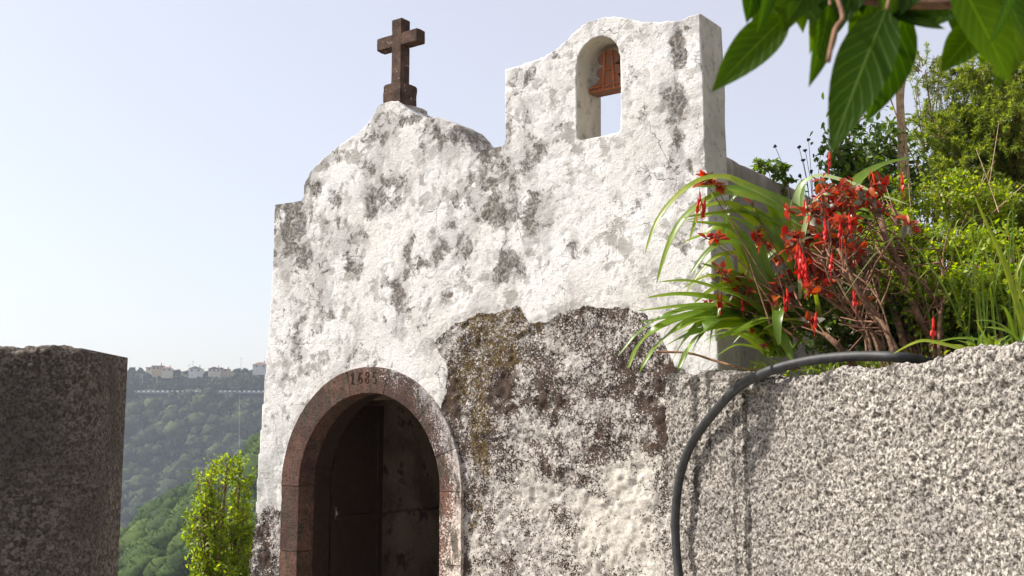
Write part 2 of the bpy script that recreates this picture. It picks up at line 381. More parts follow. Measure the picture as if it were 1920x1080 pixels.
xs = np.unique(np.concatenate([axis(-1500, 1500, -8, 10, 1), np.arange(-300, 100, 9)])); ys = np.unique(np.concatenate([axis(-40, 1080, -2, 16, 1), np.arange(60, 262, 8), np.arange(560, 880, 7)]))
gx, gy = np.meshgrid(xs, ys); gz = terrain_h(gx.ravel(), gy.ravel())
me = bpy.data.meshes.new('ground'); nx = len(xs); ny = len(ys)
me.from_pydata(np.stack([gx.ravel(), gy.ravel(), gz], 1).tolist(), [], [(j*nx+i, j*nx+i+1, (j+1)*nx+i+1, (j+1)*nx+i) for j in range(ny-1) for i in range(nx-1)])
tag(link('ground', me, M['ground']), 'earth terrain falling from the chapel into the valley', None, None, 'structure')
bm = bmesh.new(); bmesh.ops.create_grid(bm, x_segments=1, y_segments=1, size=.5, matrix=Matrix.Translation((0, 3.5, .004)) @ Matrix.Diagonal((3.2, 12.5, 1, 1)))
tag(frombm('path', bm, M['path']), 'concrete path leading to the chapel door', None, None, 'structure')
# bed of soil held up behind the roughcast wall
bx = axis(0, 14, 0, 6, .3); by = axis(1, 30, 2, 12, .3); A0 = Vector((1.0, 7.02, 0)); B0 = Vector((3.05, 2.19, 0)); wd = (B0-A0).normalized(); wn = Vector((wd.y, -wd.x, 0))  # wn points to the path side
gv = []; vid = {}
for j, y in enumerate(by):
    for i, x in enumerate(bx):
        p = Vector((x, y, 0)); dist = -(p-A0).dot(wn); ss = (p-P0).dot(U)
        if (y < 7.1 and dist > .12) or (y >= 7.1 and ss > 2.72):
            dd = max(0, dist-.3)
            z = 1.86 + .10*min(dd, 1) + .34*max(0, dd-1) + .05*sin(x*5)*cos(y*4)
            vid[i, j] = len(gv); gv.append((x, y, min(z, 5.5)))
bed = bpy.data.meshes.new('planting_bed')
bed.from_pydata(gv, [], [(vid[i, j], vid[i+1, j], vid[i+1, j+1], vid[i, j+1]) for j in range(len(by)-1) for i in range(len(bx)-1) if all(k in vid for k in ((i, j), (i+1, j), (i+1, j+1), (i, j+1)))])
tag(link('hillside_bank', bed, M['soil']), 'soil bank behind the roughcast wall', None, None, 'structure')

# ------------------------------------------------------------------ chapel
ch = empty('chapel', P0, -YAW); tag(ch, 'small old whitewashed chapel with curved gable, cross and belfry', 'chapel')
prof_px = [(515, 382), (565, 373), (566, 352), (572, 335), (583, 317), (600, 300), (620, 284), (645, 266), (672, 247), (688, 230), (699, 213), (706, 197), (712, 192), (745, 187),
    (757, 199), (770, 208), (790, 215), (823, 218), (840, 224), (858, 234), (873, 250), (883, 268), (886, 283), (945, 272), (947, 130), (985, 119), (1015, 108), (1040, 93), (1062, 73), (1080, 54), (1100, 40), (1125, 32), (1150, 30), (1175, 34), (1205, 41), (1240, 42), (1275, 36), (1313, 22)]
outl = [(-1.50, -.3), (-1.42, .2), (-1.306, 1.011), (-1.25, 1.8), (-1.229, 2.173), (-1.188, 2.753)] + [fp(*p) for p in prof_px] + [(2.82, 3.6), (2.83, 3.2), (2.87, 2.19), (2.95, -.3)]
def solid(outline, holes, d0, d1):
    bm = bmesh.new(); es = []
    for loop in [outline]+holes:
        vs = [bm.verts.new((a, d0, b)) for a, b in loop]
        es += [bm.edges.new((vs[i], vs[(i+1) % len(vs)])) for i in range(len(vs))]
    r = bmesh.ops.triangle_fill(bm, edges=es, use_beauty=True)
    fs = [f for f in bm.faces]
    ex = bmesh.ops.extrude_face_region(bm, geom=fs)
    bmesh.ops.translate(bm, verts=[v for v in ex['geom'] if isinstance(v, bmesh.types.BMVert)], vec=(0, d1-d0, 0))
    bmesh.ops.recalc_face_normals(bm, faces=bm.faces); return bm
ACX, ACZ = -.05, 1.213
def arch(r, zb=-.25, n=28, cx=ACX, cz=ACZ):
    return [(cx-r, zb)] + [(cx-r*cos(pi*i/n), cz+r*sin(pi*i/n)) for i in range(n+1)] + [(cx+r, zb)]
bc = 2.03; br = .17
bell = [(bc-br, 3.635), (bc+br, 3.635)] + [(bc+br*cos(pi*i/14), 4.165+br*sin(pi*i/14)) for i in range(15)]
def evaluated(o):
    dg = bpy.context.evaluated_depsgraph_get(); return bpy.data.meshes.new_from_object(o.evaluated_get(dg))
def remeshed(bm, vox):
    me = bpy.data.meshes.new('t'); bm.to_mesh(me); bm.free(); o = bpy.data.objects.new('t', me); C.objects.link(o)
    md = o.modifiers.new('r', 'REMESH'); md.mode = 'VOXEL'; md.voxel_size = vox; md.use_smooth_shade = True
    m2 = evaluated(o); bpy.data.objects.remove(o); return m2
def co_no(me):
    n = len(me.vertices); c = np.empty(n*3); me.vertices.foreach_get('co', c); no = np.empty(n*3); me.vertices.foreach_get('normal', no)
    return c.reshape(-1, 3), no.reshape(-1, 3)
def polydist(P2, poly):
    """signed distance, >0 inside"""
    n = len(poly); d = np.full(len(P2), 1e9); ins = np.zeros(len(P2), bool)
    for i in range(n):
        a = np.array(poly[i]); b = np.array(poly[(i+1) % n]); ab = b-a
        t = np.clip(((P2-a)@ab)/(ab@ab+1e-12), 0, 1); q = a+t[:, None]*ab; d = np.minimum(d, np.hypot(*(P2-q).T))
        c = ((a[1] > P2[:, 1]) != (b[1] > P2[:, 1])); xx = (b[0]-a[0])*(P2[:, 1]-a[1])/(b[1]-a[1]+1e-12)+a[0]
        ins ^= c & (P2[:, 0] < xx)
    return np.where(ins, d, -d)
fm = remeshed(solid(outl, [arch(.80, -.31+.02)[0:1]+arch(.80, -.28)[1:-1]+[(ACX+.80, -.28)], bell] if False else [arch(.80, -.2), bell], 0, .33), .014)
co, no = co_no(fm)
P2 = co[:, [0, 2]]
patch_poly = [fp(*p) for p in [(820, 645), (826, 622), (850, 603), (890, 588), (940, 583), (974, 577), (986, 590), (993, 603), (1030, 600), (1070, 584), (1110, 575), (1160, 577), (1205, 590), (1235, 620), (1262, 680), (1300, 720)]] + [(2.95, 1.7), (3.0, -.4), (.6, -.4), (.80, .8), (.80, 1.45), (.60, 1.75), fp(838, 735), fp(836, 700)]
low_poly = [(-1.8, 1.03), (-1.33, 1.02), (-1.25, 1.0), (-1.13, 1.045), (-1.06, 1.02), (-.9, 1.03), (-.9, -.4), (-1.8, -.4)]
pd = np.maximum(polydist(P2, patch_poly), polydist(P2, low_poly))
pd = pd + (fbm(co, 7, 4, 5)-.5)*.10
patch = np.clip(.5+pd/.10, 0, 1)
stain_spots = [(552, 435, 26, 50, 1.), (540, 400, 20, 25, .6), (590, 345, 20, 14, .8), (628, 385, 12, 22, .8), (577, 470, 14, 30, .7), (700, 385, 16, 22, .8), (745, 545, 14, 40, .9), (740, 350, 30, 25, .6), (815, 480, 22, 26, .9), (860, 470, 18, 20, .7), (930, 400, 36, 30, 1.),
    (925, 320, 40, 40, .75), (905, 280, 26, 22, .7), (870, 250, 34, 24, .9), (820, 245, 26, 26, .8), (780, 225, 45, 12, .7), (710, 250, 26, 28, .55), (870, 360, 20, 40, .5), (945, 500, 26, 30, .9), (1000, 390, 24, 50, .6), (985, 290, 34, 30, .5), (640, 285, 40, 14, .5),
    (1270, 90, 14, 38, 1.), (1270, 180, 14, 44, .7), (1268, 260, 14, 60, .6), (1297, 305, 8, 14, 1.), (975, 150, 30, 22, .5), (1175, 380, 16, 20, .4), (1280, 440, 24, 30, .4), (770, 470, 8, 50, .6), (655, 480, 10, 22, .5), (700, 330, 20, 20, .5), (655, 640, 26, 30, .35), (600, 560, 24, 50, .3),
    (1200, 220, 14, 16, .3), (1010, 180, 30, 20, .3), (835, 560, 14, 20, .5), (735, 620, 18, 40, .35), (1070, 470, 16, 20, .35), (1130, 500, 14, 16, .35), (905, 620, 8, 12, .4), (560, 620, 24, 60, .35), (610, 440, 14, 20, .45), (668, 440, 12, 22, .55), (850, 430, 16, 22, .5)]
stain = np.zeros(len(co)); PW = P2 + np.stack([fbm(co, 6, 3, 41)-.5, fbm(co, 6, 3, 57)-.5], 1)*.22
k_ = 1.0
for x, y, rx, ry, w in stain_spots:
    s0, z0 = fp(x, y); s1, _ = fp(x+rx, y); _, z1 = fp(x, y-ry)
    stain = np.maximum(stain, w*np.exp(-.8*(((PW[:, 0]-s0)/abs(s1-s0))**2 + ((PW[:, 1]-z0)/abs(z1-z0))**2)))
# darker weathering just under the copings
stain = np.maximum(stain, .55*sstep(.14, 0, polydist(P2, outl))*(P2[:, 1] > 3.0)*(P2[:, 0] < 1.3)*sstep(.3, .7, fbm(co, 3, 3, 9)))
# dark spots placed over the exposed stone
st2 = np.zeros(len(co))
for x, y, rx, ry, w in [(1000, 735, 90, 26, .8), (1235, 760, 22, 90, 1.), (1120, 830, 40, 30, .7), (850, 740, 14, 60, 1.), (1180, 680, 50, 30, .4), (868, 1000, 8, 150, .7), (1015, 885, 14, 22, .8), (1055, 885, 10, 12, .8), (1090, 915, 30, 14, .6), (500, 1000, 14, 80, .9)]:
    s0, z0 = fp(x, y); s1, _ = fp(x+rx, y); _, z1 = fp(x, y-ry)
    st2 = np.maximum(st2, w*np.exp(-.8*(((PW[:, 0]-s0)/abs(s1-s0))**2 + ((PW[:, 1]-z0)/abs(z1-z0))**2)))
st2 = np.clip(st2*(.45+1.3*sstep(.38, .62, fbm(co, 13, 4, 61, .65))), 0, 1); stain = np.where(patch > .5, st2, stain)
def blobs(lst):
    r = np.zeros(len(co))
    for x, y, rx, ry, w in lst:
        s0, z0 = fp(x, y); s1, _ = fp(x+rx, y); _, z1 = fp(x, y-ry)
        r = np.maximum(r, w*np.exp(-.8*(((PW[:, 0]-s0)/abs(s1-s0))**2 + ((PW[:, 1]-z0)/abs(z1-z0))**2)))
    return r
moss = blobs([(960, 610, 150, 60, .62), (880, 700, 60, 110, .62), (890, 600, 60, 22, 1.), (930, 660, 70, 60, .72), (905, 790, 30, 70, .8), (910, 850, 22, 40, .9), (975, 600, 20, 30, .8), (890, 960, 30, 100, .5), (1100, 590, 90, 14, .4)])
cream = blobs([(1170, 900, 55, 70, 1.), (1140, 1000, 80, 90, .9), (1000, 920, 60, 60, .5), (1000, 800, 40, 40, .3), (890, 1050, 30, 60, .4), (1060, 640, 20, 60, .3), (1200, 1060, 60, 60, .6)])
# relief: trowelled lumps, chips and, on bare stone, a coarse knobbly face set a little back
front = sstep(.3, -.3, no[:, 1])
pl = (fbm(co, 2.2, 2, 1)-.5)*.022 + (fbm(co, 24, 2, 2)-.5)*.0022
chip = -sstep(.70, .74, fbm(co, 17, 2, 31))*.004
stn = (fbm(co, 3.5, 3, 3)-.5)*.05 + (fbm(co, 30, 2, 4, .7)-.5)*.026 - .014
disp = pl*(1-patch)+chip*(1-patch)+stn*patch - .006*np.clip(stain, 0, 1)*(1-patch)
disp = disp - .10*sstep(.9, .8, np.hypot(P2[:, 0]-ACX, np.maximum(P2[:, 1]-ACZ, 0)))*patch*0
co2 = co + no*disp[:, None]
fm.vertices.foreach_set('co', co2.ravel())
at = fm.attributes.new('mask', 'FLOAT_COLOR', 'POINT'); at.data.foreach_set('color', np.stack([patch, stain, moss, cream], 1).ravel())
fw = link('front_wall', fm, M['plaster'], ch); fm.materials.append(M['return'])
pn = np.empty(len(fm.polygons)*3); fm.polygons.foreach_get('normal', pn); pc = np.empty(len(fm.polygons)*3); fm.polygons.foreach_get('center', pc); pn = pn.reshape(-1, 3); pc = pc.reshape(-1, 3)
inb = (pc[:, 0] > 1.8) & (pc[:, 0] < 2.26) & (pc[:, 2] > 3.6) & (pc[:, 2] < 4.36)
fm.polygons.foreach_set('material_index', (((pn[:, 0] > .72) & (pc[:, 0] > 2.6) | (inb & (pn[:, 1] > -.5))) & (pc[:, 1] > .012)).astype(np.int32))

def wallbox(name, s0, s1, d0, d1, z0, z1, mat, vox=.04, amp=.02, parent=None):
    bm = bmesh.new(); box(bm, s0, s1, d0, d1, z0, z1); m2 = remeshed(bm, vox); c, n = co_no(m2)
    m2.vertices.foreach_set('co', (c + n*((fbm(c, 5, 4, 17)-.5)*amp)[:, None]).ravel()); return link(name, m2, mat, parent or ch)
DEP = 5.2
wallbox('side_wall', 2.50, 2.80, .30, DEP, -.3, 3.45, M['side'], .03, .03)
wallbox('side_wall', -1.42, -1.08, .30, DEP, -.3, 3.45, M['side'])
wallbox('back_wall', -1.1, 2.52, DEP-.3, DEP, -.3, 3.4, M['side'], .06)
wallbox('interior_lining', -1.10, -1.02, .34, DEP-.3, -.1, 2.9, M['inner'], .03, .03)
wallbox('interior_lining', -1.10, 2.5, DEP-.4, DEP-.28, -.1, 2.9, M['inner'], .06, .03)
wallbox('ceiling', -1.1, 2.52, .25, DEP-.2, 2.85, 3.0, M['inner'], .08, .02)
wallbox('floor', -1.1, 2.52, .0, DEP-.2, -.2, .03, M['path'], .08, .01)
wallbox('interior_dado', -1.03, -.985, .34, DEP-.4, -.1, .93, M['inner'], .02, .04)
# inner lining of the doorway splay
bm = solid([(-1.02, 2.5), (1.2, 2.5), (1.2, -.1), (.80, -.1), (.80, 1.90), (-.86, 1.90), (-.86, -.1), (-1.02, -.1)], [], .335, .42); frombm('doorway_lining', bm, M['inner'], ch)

# door surround: separate dressed blocks
def ring_block(bm, a0, a1, ri, ro, d0, d1, n=10, jamb=None):
    """block of an arch between two angles; or a jamb side (-1/+1) between two heights"""
    rows = []
    for i in range(n+1):
        t = i/n
        if jamb: 
            z = a0+(a1-a0)*t; q = [(ACX+jamb*r, d, z) for r, d in ((ri, d0), (ro, d0), (ro, d1), (ri, d1))]
        else:
            a = a0+(a1-a0)*t; q = [(ACX-r*cos(a), d, ACZ+r*sin(a)) for r, d in ((ri, d0), (ro, d0), (ro, d1), (ri, d1))]
        rows.append([bm.verts.new(v) for v in q])
    for i in range(n):
        for k in range(4): bm.faces.new((rows[i][k], rows[i][(k+1) % 4], rows[i+1][(k+1) % 4], rows[i+1][k]))
    bm.faces.new(rows[0]); bm.faces.new(rows[-1][::-1])
bm = bmesh.new(); g = .0010
for s_ in (-1, 1):
    for z0, z1 in ((-.2, .30), (.30, .70), (.70, 1.213)): ring_block(bm, z0+g, z1-g, .725, .925, -.022+random.uniform(-.003, .003), .15, 8, s_)
angs = [0, .52, 1.02, 1.33, 1.80, 2.35, 2.80, pi]
for a0, a1 in zip(angs, angs[1:]): ring_block(bm, a0+g, a1-g, .725, .925, -.022+random.uniform(-.003, .003), .15, 10)
bmesh.ops.recalc_face_normals(bm, faces=bm.faces)
es = [e for e in bm.edges if len(e.link_faces) == 2 and e.calc_face_angle(0) > .9]
bmesh.ops.bevel(bm, geom=es, offset=.0022, segments=2, affect='EDGES')
bmesh.ops.subdivide_edges(bm, edges=[e for e in bm.edges if e.calc_length() > .04], cuts=2, use_grid_fill=True)
me = bpy.data.meshes.new('door_surround'); bm.to_mesh(me); bm.free(); c, n_ = co_no(me)
me.vertices.foreach_set('co', (c + n_*((fbm(c, 18, 3, 77)-.5)*.010)[:, None]).ravel())
right = sstep(-.25, .75, c[:, 0]); lich = .06+.85*right*sstep(.2, .8, fbm(c, 3, 2, 3)+.15) + .35*sstep(.80, .92, np.hypot(c[:, 0]-ACX, np.maximum(c[:, 2]-ACZ, 0)))*sstep(-.6, 0, c[:, 0])
at = me.attributes.new('mask', 'FLOAT_COLOR', 'POINT'); at.data.foreach_set('color', np.stack([lich, .08*right, fbm(c, 4, 2), np.ones(len(c))], 1).ravel())
sur = link('door_surround', me, M['tuff'], ch, True)
try:
    me.set_sharp_from_angle(angle=radians(40))
except Exception: pass
# date cut into the keystone (thin strokes)
M['cut'] = simple('cut_letter', (.04, .020, .015), (.06, .03, .024), 40, .95)
digits = {'1': [[(0, .75), (.25, 1), (.25, 0)], [(.05, 0), (.45, 0)]], '6': [[(.6, .95), (.3, .95), (.08, .6), (.08, .2), (.25, 0), (.5, .02), (.62, .25), (.5, .48), (.25, .48), (.1, .3)]],
    '8': [[(.33, .52), (.1, .68), (.12, .9), (.33, 1), (.55, .9), (.55, .68), (.33, .52), (.08, .32), (.1, .1), (.33, 0), (.58, .1), (.6, .32), (.33, .52)]], '5': [[(.6, 1), (.15, 1), (.12, .56), (.4, .6), (.6, .4), (.58, .12), (.35, 0), (.08, .08)]]}
g2 = Geo()
x0 = fp(662, 712)[0]
for i, ch_ in enumerate('1685'):
    for st_ in digits[ch_]:
        pts = [Vector((x0+i*.074+px*.068, -.0285+.004, 2.018+ (0 if i else .0) +pz*.085-abs(i-1.2)*.004)) for px, pz in st_]
        g2.tube(pts, .0034, 6)
cd = g2.build('carved_date', M['cut'], sur); cd['label'] = 'date 1685 cut into the keystone'
# opened door leaf
bm = bmesh.new(); hx = -.80
box(bm, hx, hx+.045, .36, .46, .0, 1.87, .004); box(bm, hx, hx+.045, .885, .95, .0, 1.87, .004)
for z0, z1 in ((.0, .16), (.86, .96), (1.77, 1.87)): box(bm, hx+.001, hx+.044, .455, .89, z0, z1, .003)
box(bm, hx+.012, hx+.030, .45, .89, .1, 1.8)
dl = frombm('door_leaf', bm, M['door'], ch)
bm = bmesh.new(); box(bm, hx+.045, hx+.050, .375, .405, .93, 1.03, .001); box(bm, hx+.047, hx+.062, .380, .400, .965, 1.0, .002); frombm('latch', bm, M['metal'], dl)
bm = bmesh.new()
for s_ in (-1, 1): ring_block(bm, -.2, 1.213, .742, .83, .152, .345, 2, s_)
ring_block(bm, 0, pi, .742, .83, .152, .345, 30)
frombm('door_frame', bm, M['door'], ch)
# cross on the gable peak
def cx(x, y, d=0): return fp(x, y)
def zof(y, s, d):
    lo, hi = -1, 6
    for _ in range(40):
        m_ = (lo+hi)/2; p = L2W(s, d, m_); Z = m_-EZ; q = p.y*cos(TH)+Z*sin(TH); w = -p.y*sin(TH)+Z*cos(TH)
        if 540-F*w/q > y: lo = m_
        else: hi = m_
    return lo
sb0 = fp(715, 190)[0]; sb1 = fp(750, 187)[0]; bw = sb1-sb0; sm = (sb0+sb1)/2; dm = .012+bw/2; pw = bw*.27
zb0 = zof(190, sm, .012)-.05; zb1 = zof(155, sm, .012); zt = zof(35, sm, dm-pw); za = (zof(55, sm, dm-pw)+zof(94, sm, dm-pw))/2; ah = .053
cr = empty('cross', (sm, dm, 0)); cr.parent = ch
bm = bmesh.new(); 
box(bm, -pw, pw, -pw, pw, zb1-.03, zt, .006); box(bm, -.215, .215, -pw+.002, pw-.002, za-ah, za+ah, .006)
def rough_up(bm, amp=.006):
    bmesh.ops.subdivide_edges(bm, edges=[e for e in bm.edges if e.calc_length() > .05], cuts=4, use_grid_fill=True)
    for v in bm.verts: v.co += Vector(((vn(np.array([v.co[:]]), 30)[0]-.5), (vn(np.array([v.co[:]]), 30, 5)[0]-.5), (vn(np.array([v.co[:]]), 30, 9)[0]-.5)))*amp
rough_up(bm); cb = frombm('cross_shaft', bm, M['cross'], cr)
bm = bmesh.new(); box(bm, -bw/2, bw/2, -bw/2, bw/2, zb0, zb1, .01); rough_up(bm, .01); frombm('plinth', bm, M['cross'], cr)
# fillet of mortar behind the cross foot
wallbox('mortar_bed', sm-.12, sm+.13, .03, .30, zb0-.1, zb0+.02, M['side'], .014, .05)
# bell yoke
yk = empty('bell_yoke', L2W(bc, .20, 3.9), -YAW); tag(yk, 'rusty lobed bell yoke with iron straps hanging in belfry opening', 'bell yoke')
hw = .158
half = [(hw, 0), (hw, .040), (.125, .055), (.092, .075), (.068, .102)] + [(.066+.036*cos(a), .136+.036*sin(a)) for a in np.linspace(-1.15, 1.6, 9)] + [(.046, .180)] + [(.050+.041*cos(a), .232+.041*sin(a)) for a in np.linspace(-1.1, 1.5, 9)] + [(.035, .288), (.0, .293)]
ol = half[::-1] + [(-a, b) for a, b in half][1:] 
ol = [(a, b) for a, b in half] + [(-a, b) for a, b in half[::-1][1:]]
bm = solid(ol, [], -.055, .055); yb = frombm('yoke_board', bm, M['yoke'], yk)
gq = Geo()
bm = bmesh.new()
def strapbar(bm, a, b, w, y0=-.066, y1=-.056):
    a = Vector((a[0], 0, a[1])); b = Vector((b[0], 0, b[1])); d = (b-a); n = Vector((d.z, 0, -d.x)).normalized()*w/2
    vs = [bm.verts.new((p.x, y, p.z)) for y in (y0, y1) for p in (a+n, b+n, b-n, a-n)]
    for f in ((0, 1, 2, 3), (7, 6, 5, 4), (0, 4, 5, 1), (1, 5, 6, 2), (2, 6, 7, 3), (3, 7, 4, 0)): bm.faces.new([vs[i] for i in f])
strapbar(bm, (-.046, .0), (-.028, .285), .013); strapbar(bm, (.046, .0), (.028, .285), .013); strapbar(bm, (-.042, .150), (.042, .150), .014, -.064, -.0565)
strapbar(bm, (-hw, .036), (hw, .036), .010, -.062, -.0565); strapbar(bm, (-hw, .006), (hw, .006), .010, -.062, -.0565)
frombm('iron_strap', bm, M['rust'], yk)
yk.location = L2W(bc, .20, zof(176, bc-hw, .145))

# ------------------------------------------------------------------ roughcast retaining wall and gate pillar
def grid_surface(name, sect, path, mat, amp, streaks, smooth=True, lit_end=None):
    """sect(i)->list of (out, z) per path station; path = list of (pos, normal)"""
    V_ = []; N = len(path); K = None
    for i in range(N):
        s_ = sect(i); K = len(s_); p, n = path[i]
        for o, z in s_: V_.append((p.x+n.x*o, p.y+n.y*o, z))
    me = bpy.data.meshes.new(name); V_ = np.array(V_)
    F_ = [(i*K+k, (i+1)*K+k, (i+1)*K+k+1, i*K+k+1) for i in range(N-1) for k in range(K-1)]
    me.from_pydata(V_.tolist(), [], F_); c, n = co_no(me)
    dsp = amp*((1-worley(c, 36, 3))*.9 + .9*(fbm(c, 30, 3, 5, .7)-.5)*2) + (fbm(c, 4, 3, 8)-.5)*.03
    me.vertices.foreach_set('co', (c+n*dsp[:, None]).ravel())
    st = streaks(c); at = me.attributes.new('streak', 'FLOAT', 'POINT'); at.data.foreach_set('value', st)
    at = me.attributes.new('lit_end', 'FLOAT', 'POINT'); at.data.foreach_set('value', lit_end(c) if lit_end else st*0)
    return link(name, me, mat, None, smooth)
pathp = []; t = 0; Lw = (B0-A0).length
step = .0075
a_ = -.02
while a_ < Lw:
    pathp.append((A0+wd*a_, wn)); a_ += step if (A0+wd*a_).y > 4.0 else .02
topz = lambda p: float(np.interp(p.y, [2, 4.5, 5.11, 5.44, 5.91, 6.46, 7.02], [1.99, 1.965, 1.938, 1.918, 1.905, 1.955, 2.0])) 
zl = list(np.arange(-.1, .6, .1))
def wsect(i):
    p = pathp[i][0]; tz = topz(p) + .012*sin(p.y*7) + .008*sin(p.y*17.3); r = .035
    low = [(.0, z) for z in zl]; n = 170
    up = [(0, .6+(tz-r-.6)*k/n) for k in range(n+1)]
    ar = [(-r+r*cos(a), tz-r+r*sin(a)) for a in np.linspace(.15, pi/2, 7)]
    fl = [(-r-.008*k, tz) for k in range(1, 26)]
    return low + up + ar + fl + [(-.26, tz-.05), (-.26, tz-.2), (-.26, 1.2)]
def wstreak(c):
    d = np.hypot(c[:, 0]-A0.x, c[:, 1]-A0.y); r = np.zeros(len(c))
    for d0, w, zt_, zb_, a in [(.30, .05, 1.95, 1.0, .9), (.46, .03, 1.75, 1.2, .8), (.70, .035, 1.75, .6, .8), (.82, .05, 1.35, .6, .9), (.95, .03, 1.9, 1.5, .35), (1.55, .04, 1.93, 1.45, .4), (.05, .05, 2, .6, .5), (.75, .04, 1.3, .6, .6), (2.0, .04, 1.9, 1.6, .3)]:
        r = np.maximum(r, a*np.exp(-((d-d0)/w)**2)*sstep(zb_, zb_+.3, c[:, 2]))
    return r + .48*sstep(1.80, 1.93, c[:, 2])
rw = grid_surface('roughcast_wall', wsect, pathp, M['roughcast'], .021, wstreak, lit_end=lambda c: sstep(.9, 1.9, np.hypot(c[:, 0]-A0.x, c[:, 1]-A0.y))*.9)  # brighter light towards the near end, painted into the wall colour
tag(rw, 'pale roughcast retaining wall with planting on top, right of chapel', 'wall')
bm = bmesh.new()
# pillar: rounded-rect path around
pil = []
def addp(p, n): pil.append((Vector((*p, 0)), Vector((*n, 0)).normalized()))
xr = W(172, 660, 4.3).x; yf = 4.3
R_ = .13
x = -3.4
while x < xr-R_: addp((x, yf), (0, -1)); x += .0085 if x > -2.25 else .05
far = W(198, 700, 4.80); sd = Vector((far.x-xr, far.y-yf, 0)); sl = sd.length; sdn = sd.normalized(); sn = Vector((sdn.y, -sdn.x, 0))
for k in range(1, 9):
    a = k/9; n = (Vector((0, -1, 0))*(1-a)+sn*a).normalized(); ctr = Vector((xr-R_, yf+R_, 0)); q = ctr+n*R_; addp((q.x, q.y), (n.x, n.y))
q0 = Vector((xr-R_, yf+R_, 0))+sn*R_
k = 0.
while k < sl-R_: addp(((q0+sdn*k).x, (q0+sdn*k).y), (sn.x, sn.y)); k += .0085
q1 = q0+sdn*(sl-R_)-sn*R_
for k in range(1, 9):
    a = k/9*pi/2; n = sn*cos(a)+sdn*sin(a); q = q1+n*R_; addp((q.x, q.y), (n.x, n.y))
q2 = q1+sdn*R_
addp(((q2-sn*.3).x, (q2-sn*.3).y), (sdn.x, sdn.y)); addp((-3.4, q2.y), (sdn.x, sdn.y))
ztop = W(90, 648, 4.3).z
def psect(i):
    r = .03; n = 110; p = pil[i][0]; tz = ztop-.01*sin(p.x*9) - .10*max(0, (p.y-yf-.04)/.5)-.03*max(0, min(1, (p.x-xr+.14)/.14))
    tz -= .05*sstep(q2.y-.30, q2.y-.02, p.y)
    low = [(0, z) for z in (-.1, .2, .5, .7)]
    up = [(0, .8+(tz-r-.8)*k/n) for k in range(n+1)]
    ar = [(-r+r*cos(a), tz-r+r*sin(a)) for a in np.linspace(.2, pi/2, 6)]
    return low+up+ar+[(-.06, tz), (-.12, tz), (-.26, tz)]
pw_ = grid_surface('roughcast_pillar', psect, pil, M['roughcast_dark'], .017, lambda c: .3*sstep(ztop-.1, ztop, c[:, 2])+.0*c[:, 0])
tag(pw_, 'dark brown roughcast gate wall end in the left foreground', 'pillar')
cap = bmesh.new(); box(cap, -3.4, xr-.06, yf+.05, q2.y-.05, -.1, ztop-.006); cob = frombm('core', cap, M['roughcast_dark'], pw_)

# ------------------------------------------------------------------ hose
hp = [W(1760, 690, 5.75), W(1700, 679, 5.45), W(1630, 675, 5.55), W(1560, 678, 5.72), (W(1500, 687, 5.86)), W(1440, 704, 5.98), W(1385, 733, 6.22), W(1335, 778, 6.45), W(1297, 832, 6.66), W(1276, 890, 6.76), W(1267, 960, 6.80), W(1268, 1030, 6.80), W(1276, 1100, 6.76), W(1290, 1190, 6.7)]
hp = [p+Vector((-.01, -.03, .018)) if p.z > 1.8 else p for p in hp]
hp.append(Vector((1.1, 6.4, .1))); hp.append(Vector((1.05, 5.8, .035))); hp.append(Vector((.9, 5.2, .03)))
gh = Geo(hp[-1]); gh.tube(spline([Vector(p) for p in hp], 10), .0265, 14)
h = gh.build('hose', M['hose']); h.location = hp[-1]; tag(h, 'black rubber hose looping over the roughcast wall', 'hose')

# ------------------------------------------------------------------ plants
def thing(name, base, label, cat, group=None): return tag(empty(name, base), label, cat, group)
def wallY(px):
    q = (px-960)/2089; t = (7.02*q-1.0)/(1.07+2.52*q); return 7.02-2.52*t
# strap-leaved clumps
def strap_clump(base, leaves, label, basepx, Yb, group, pale=()):
    r = thing('strap_leaf_plant', base, label, 'plant', group); a = Geo(base)
    for k, (w, Yt, pts) in enumerate(leaves):
        n = len(pts); Yt = Yt+.72; P = [W(x, y, max(Yb+(Yt-Yb)*(i+1)/n, min(wallY(x), 6.3) if y > 640 else 0)) for i, (x, y) in enumerate(pts)]
        b = W(basepx[0]+random.uniform(-12, 12), basepx[1], Yb)
        a.strap([b]+P, w*Yt/F*1.9)
        if k % 3 != 2:
            J = rvec()*.035; a.strap([b]+[q+J*(i+1)*.8+rvec()*.008 for i, q in enumerate(P)], w*Yt/F*random.uniform(1.1, 1.8))
    for k in range(22):   # short inner blades
        b = W(basepx[0]+random.uniform(-25, 25), basepx[1]+10, Yb+random.uniform(-.1, .15)); an = random.uniform(-1.3, .9); L = random.uniform(.18, .42)
        d = Vector((sin(an), random.uniform(-.5, .4), cos(an)))
        a.strap([b, b+d*L*.5, b+d*L*.85+Vector((sin(an)*.05, 0, -.02)), b+d*L+Vector((sin(an)*.14, 0, -.10))], .026)
    a.build('leaves', M['strap'], r); return r
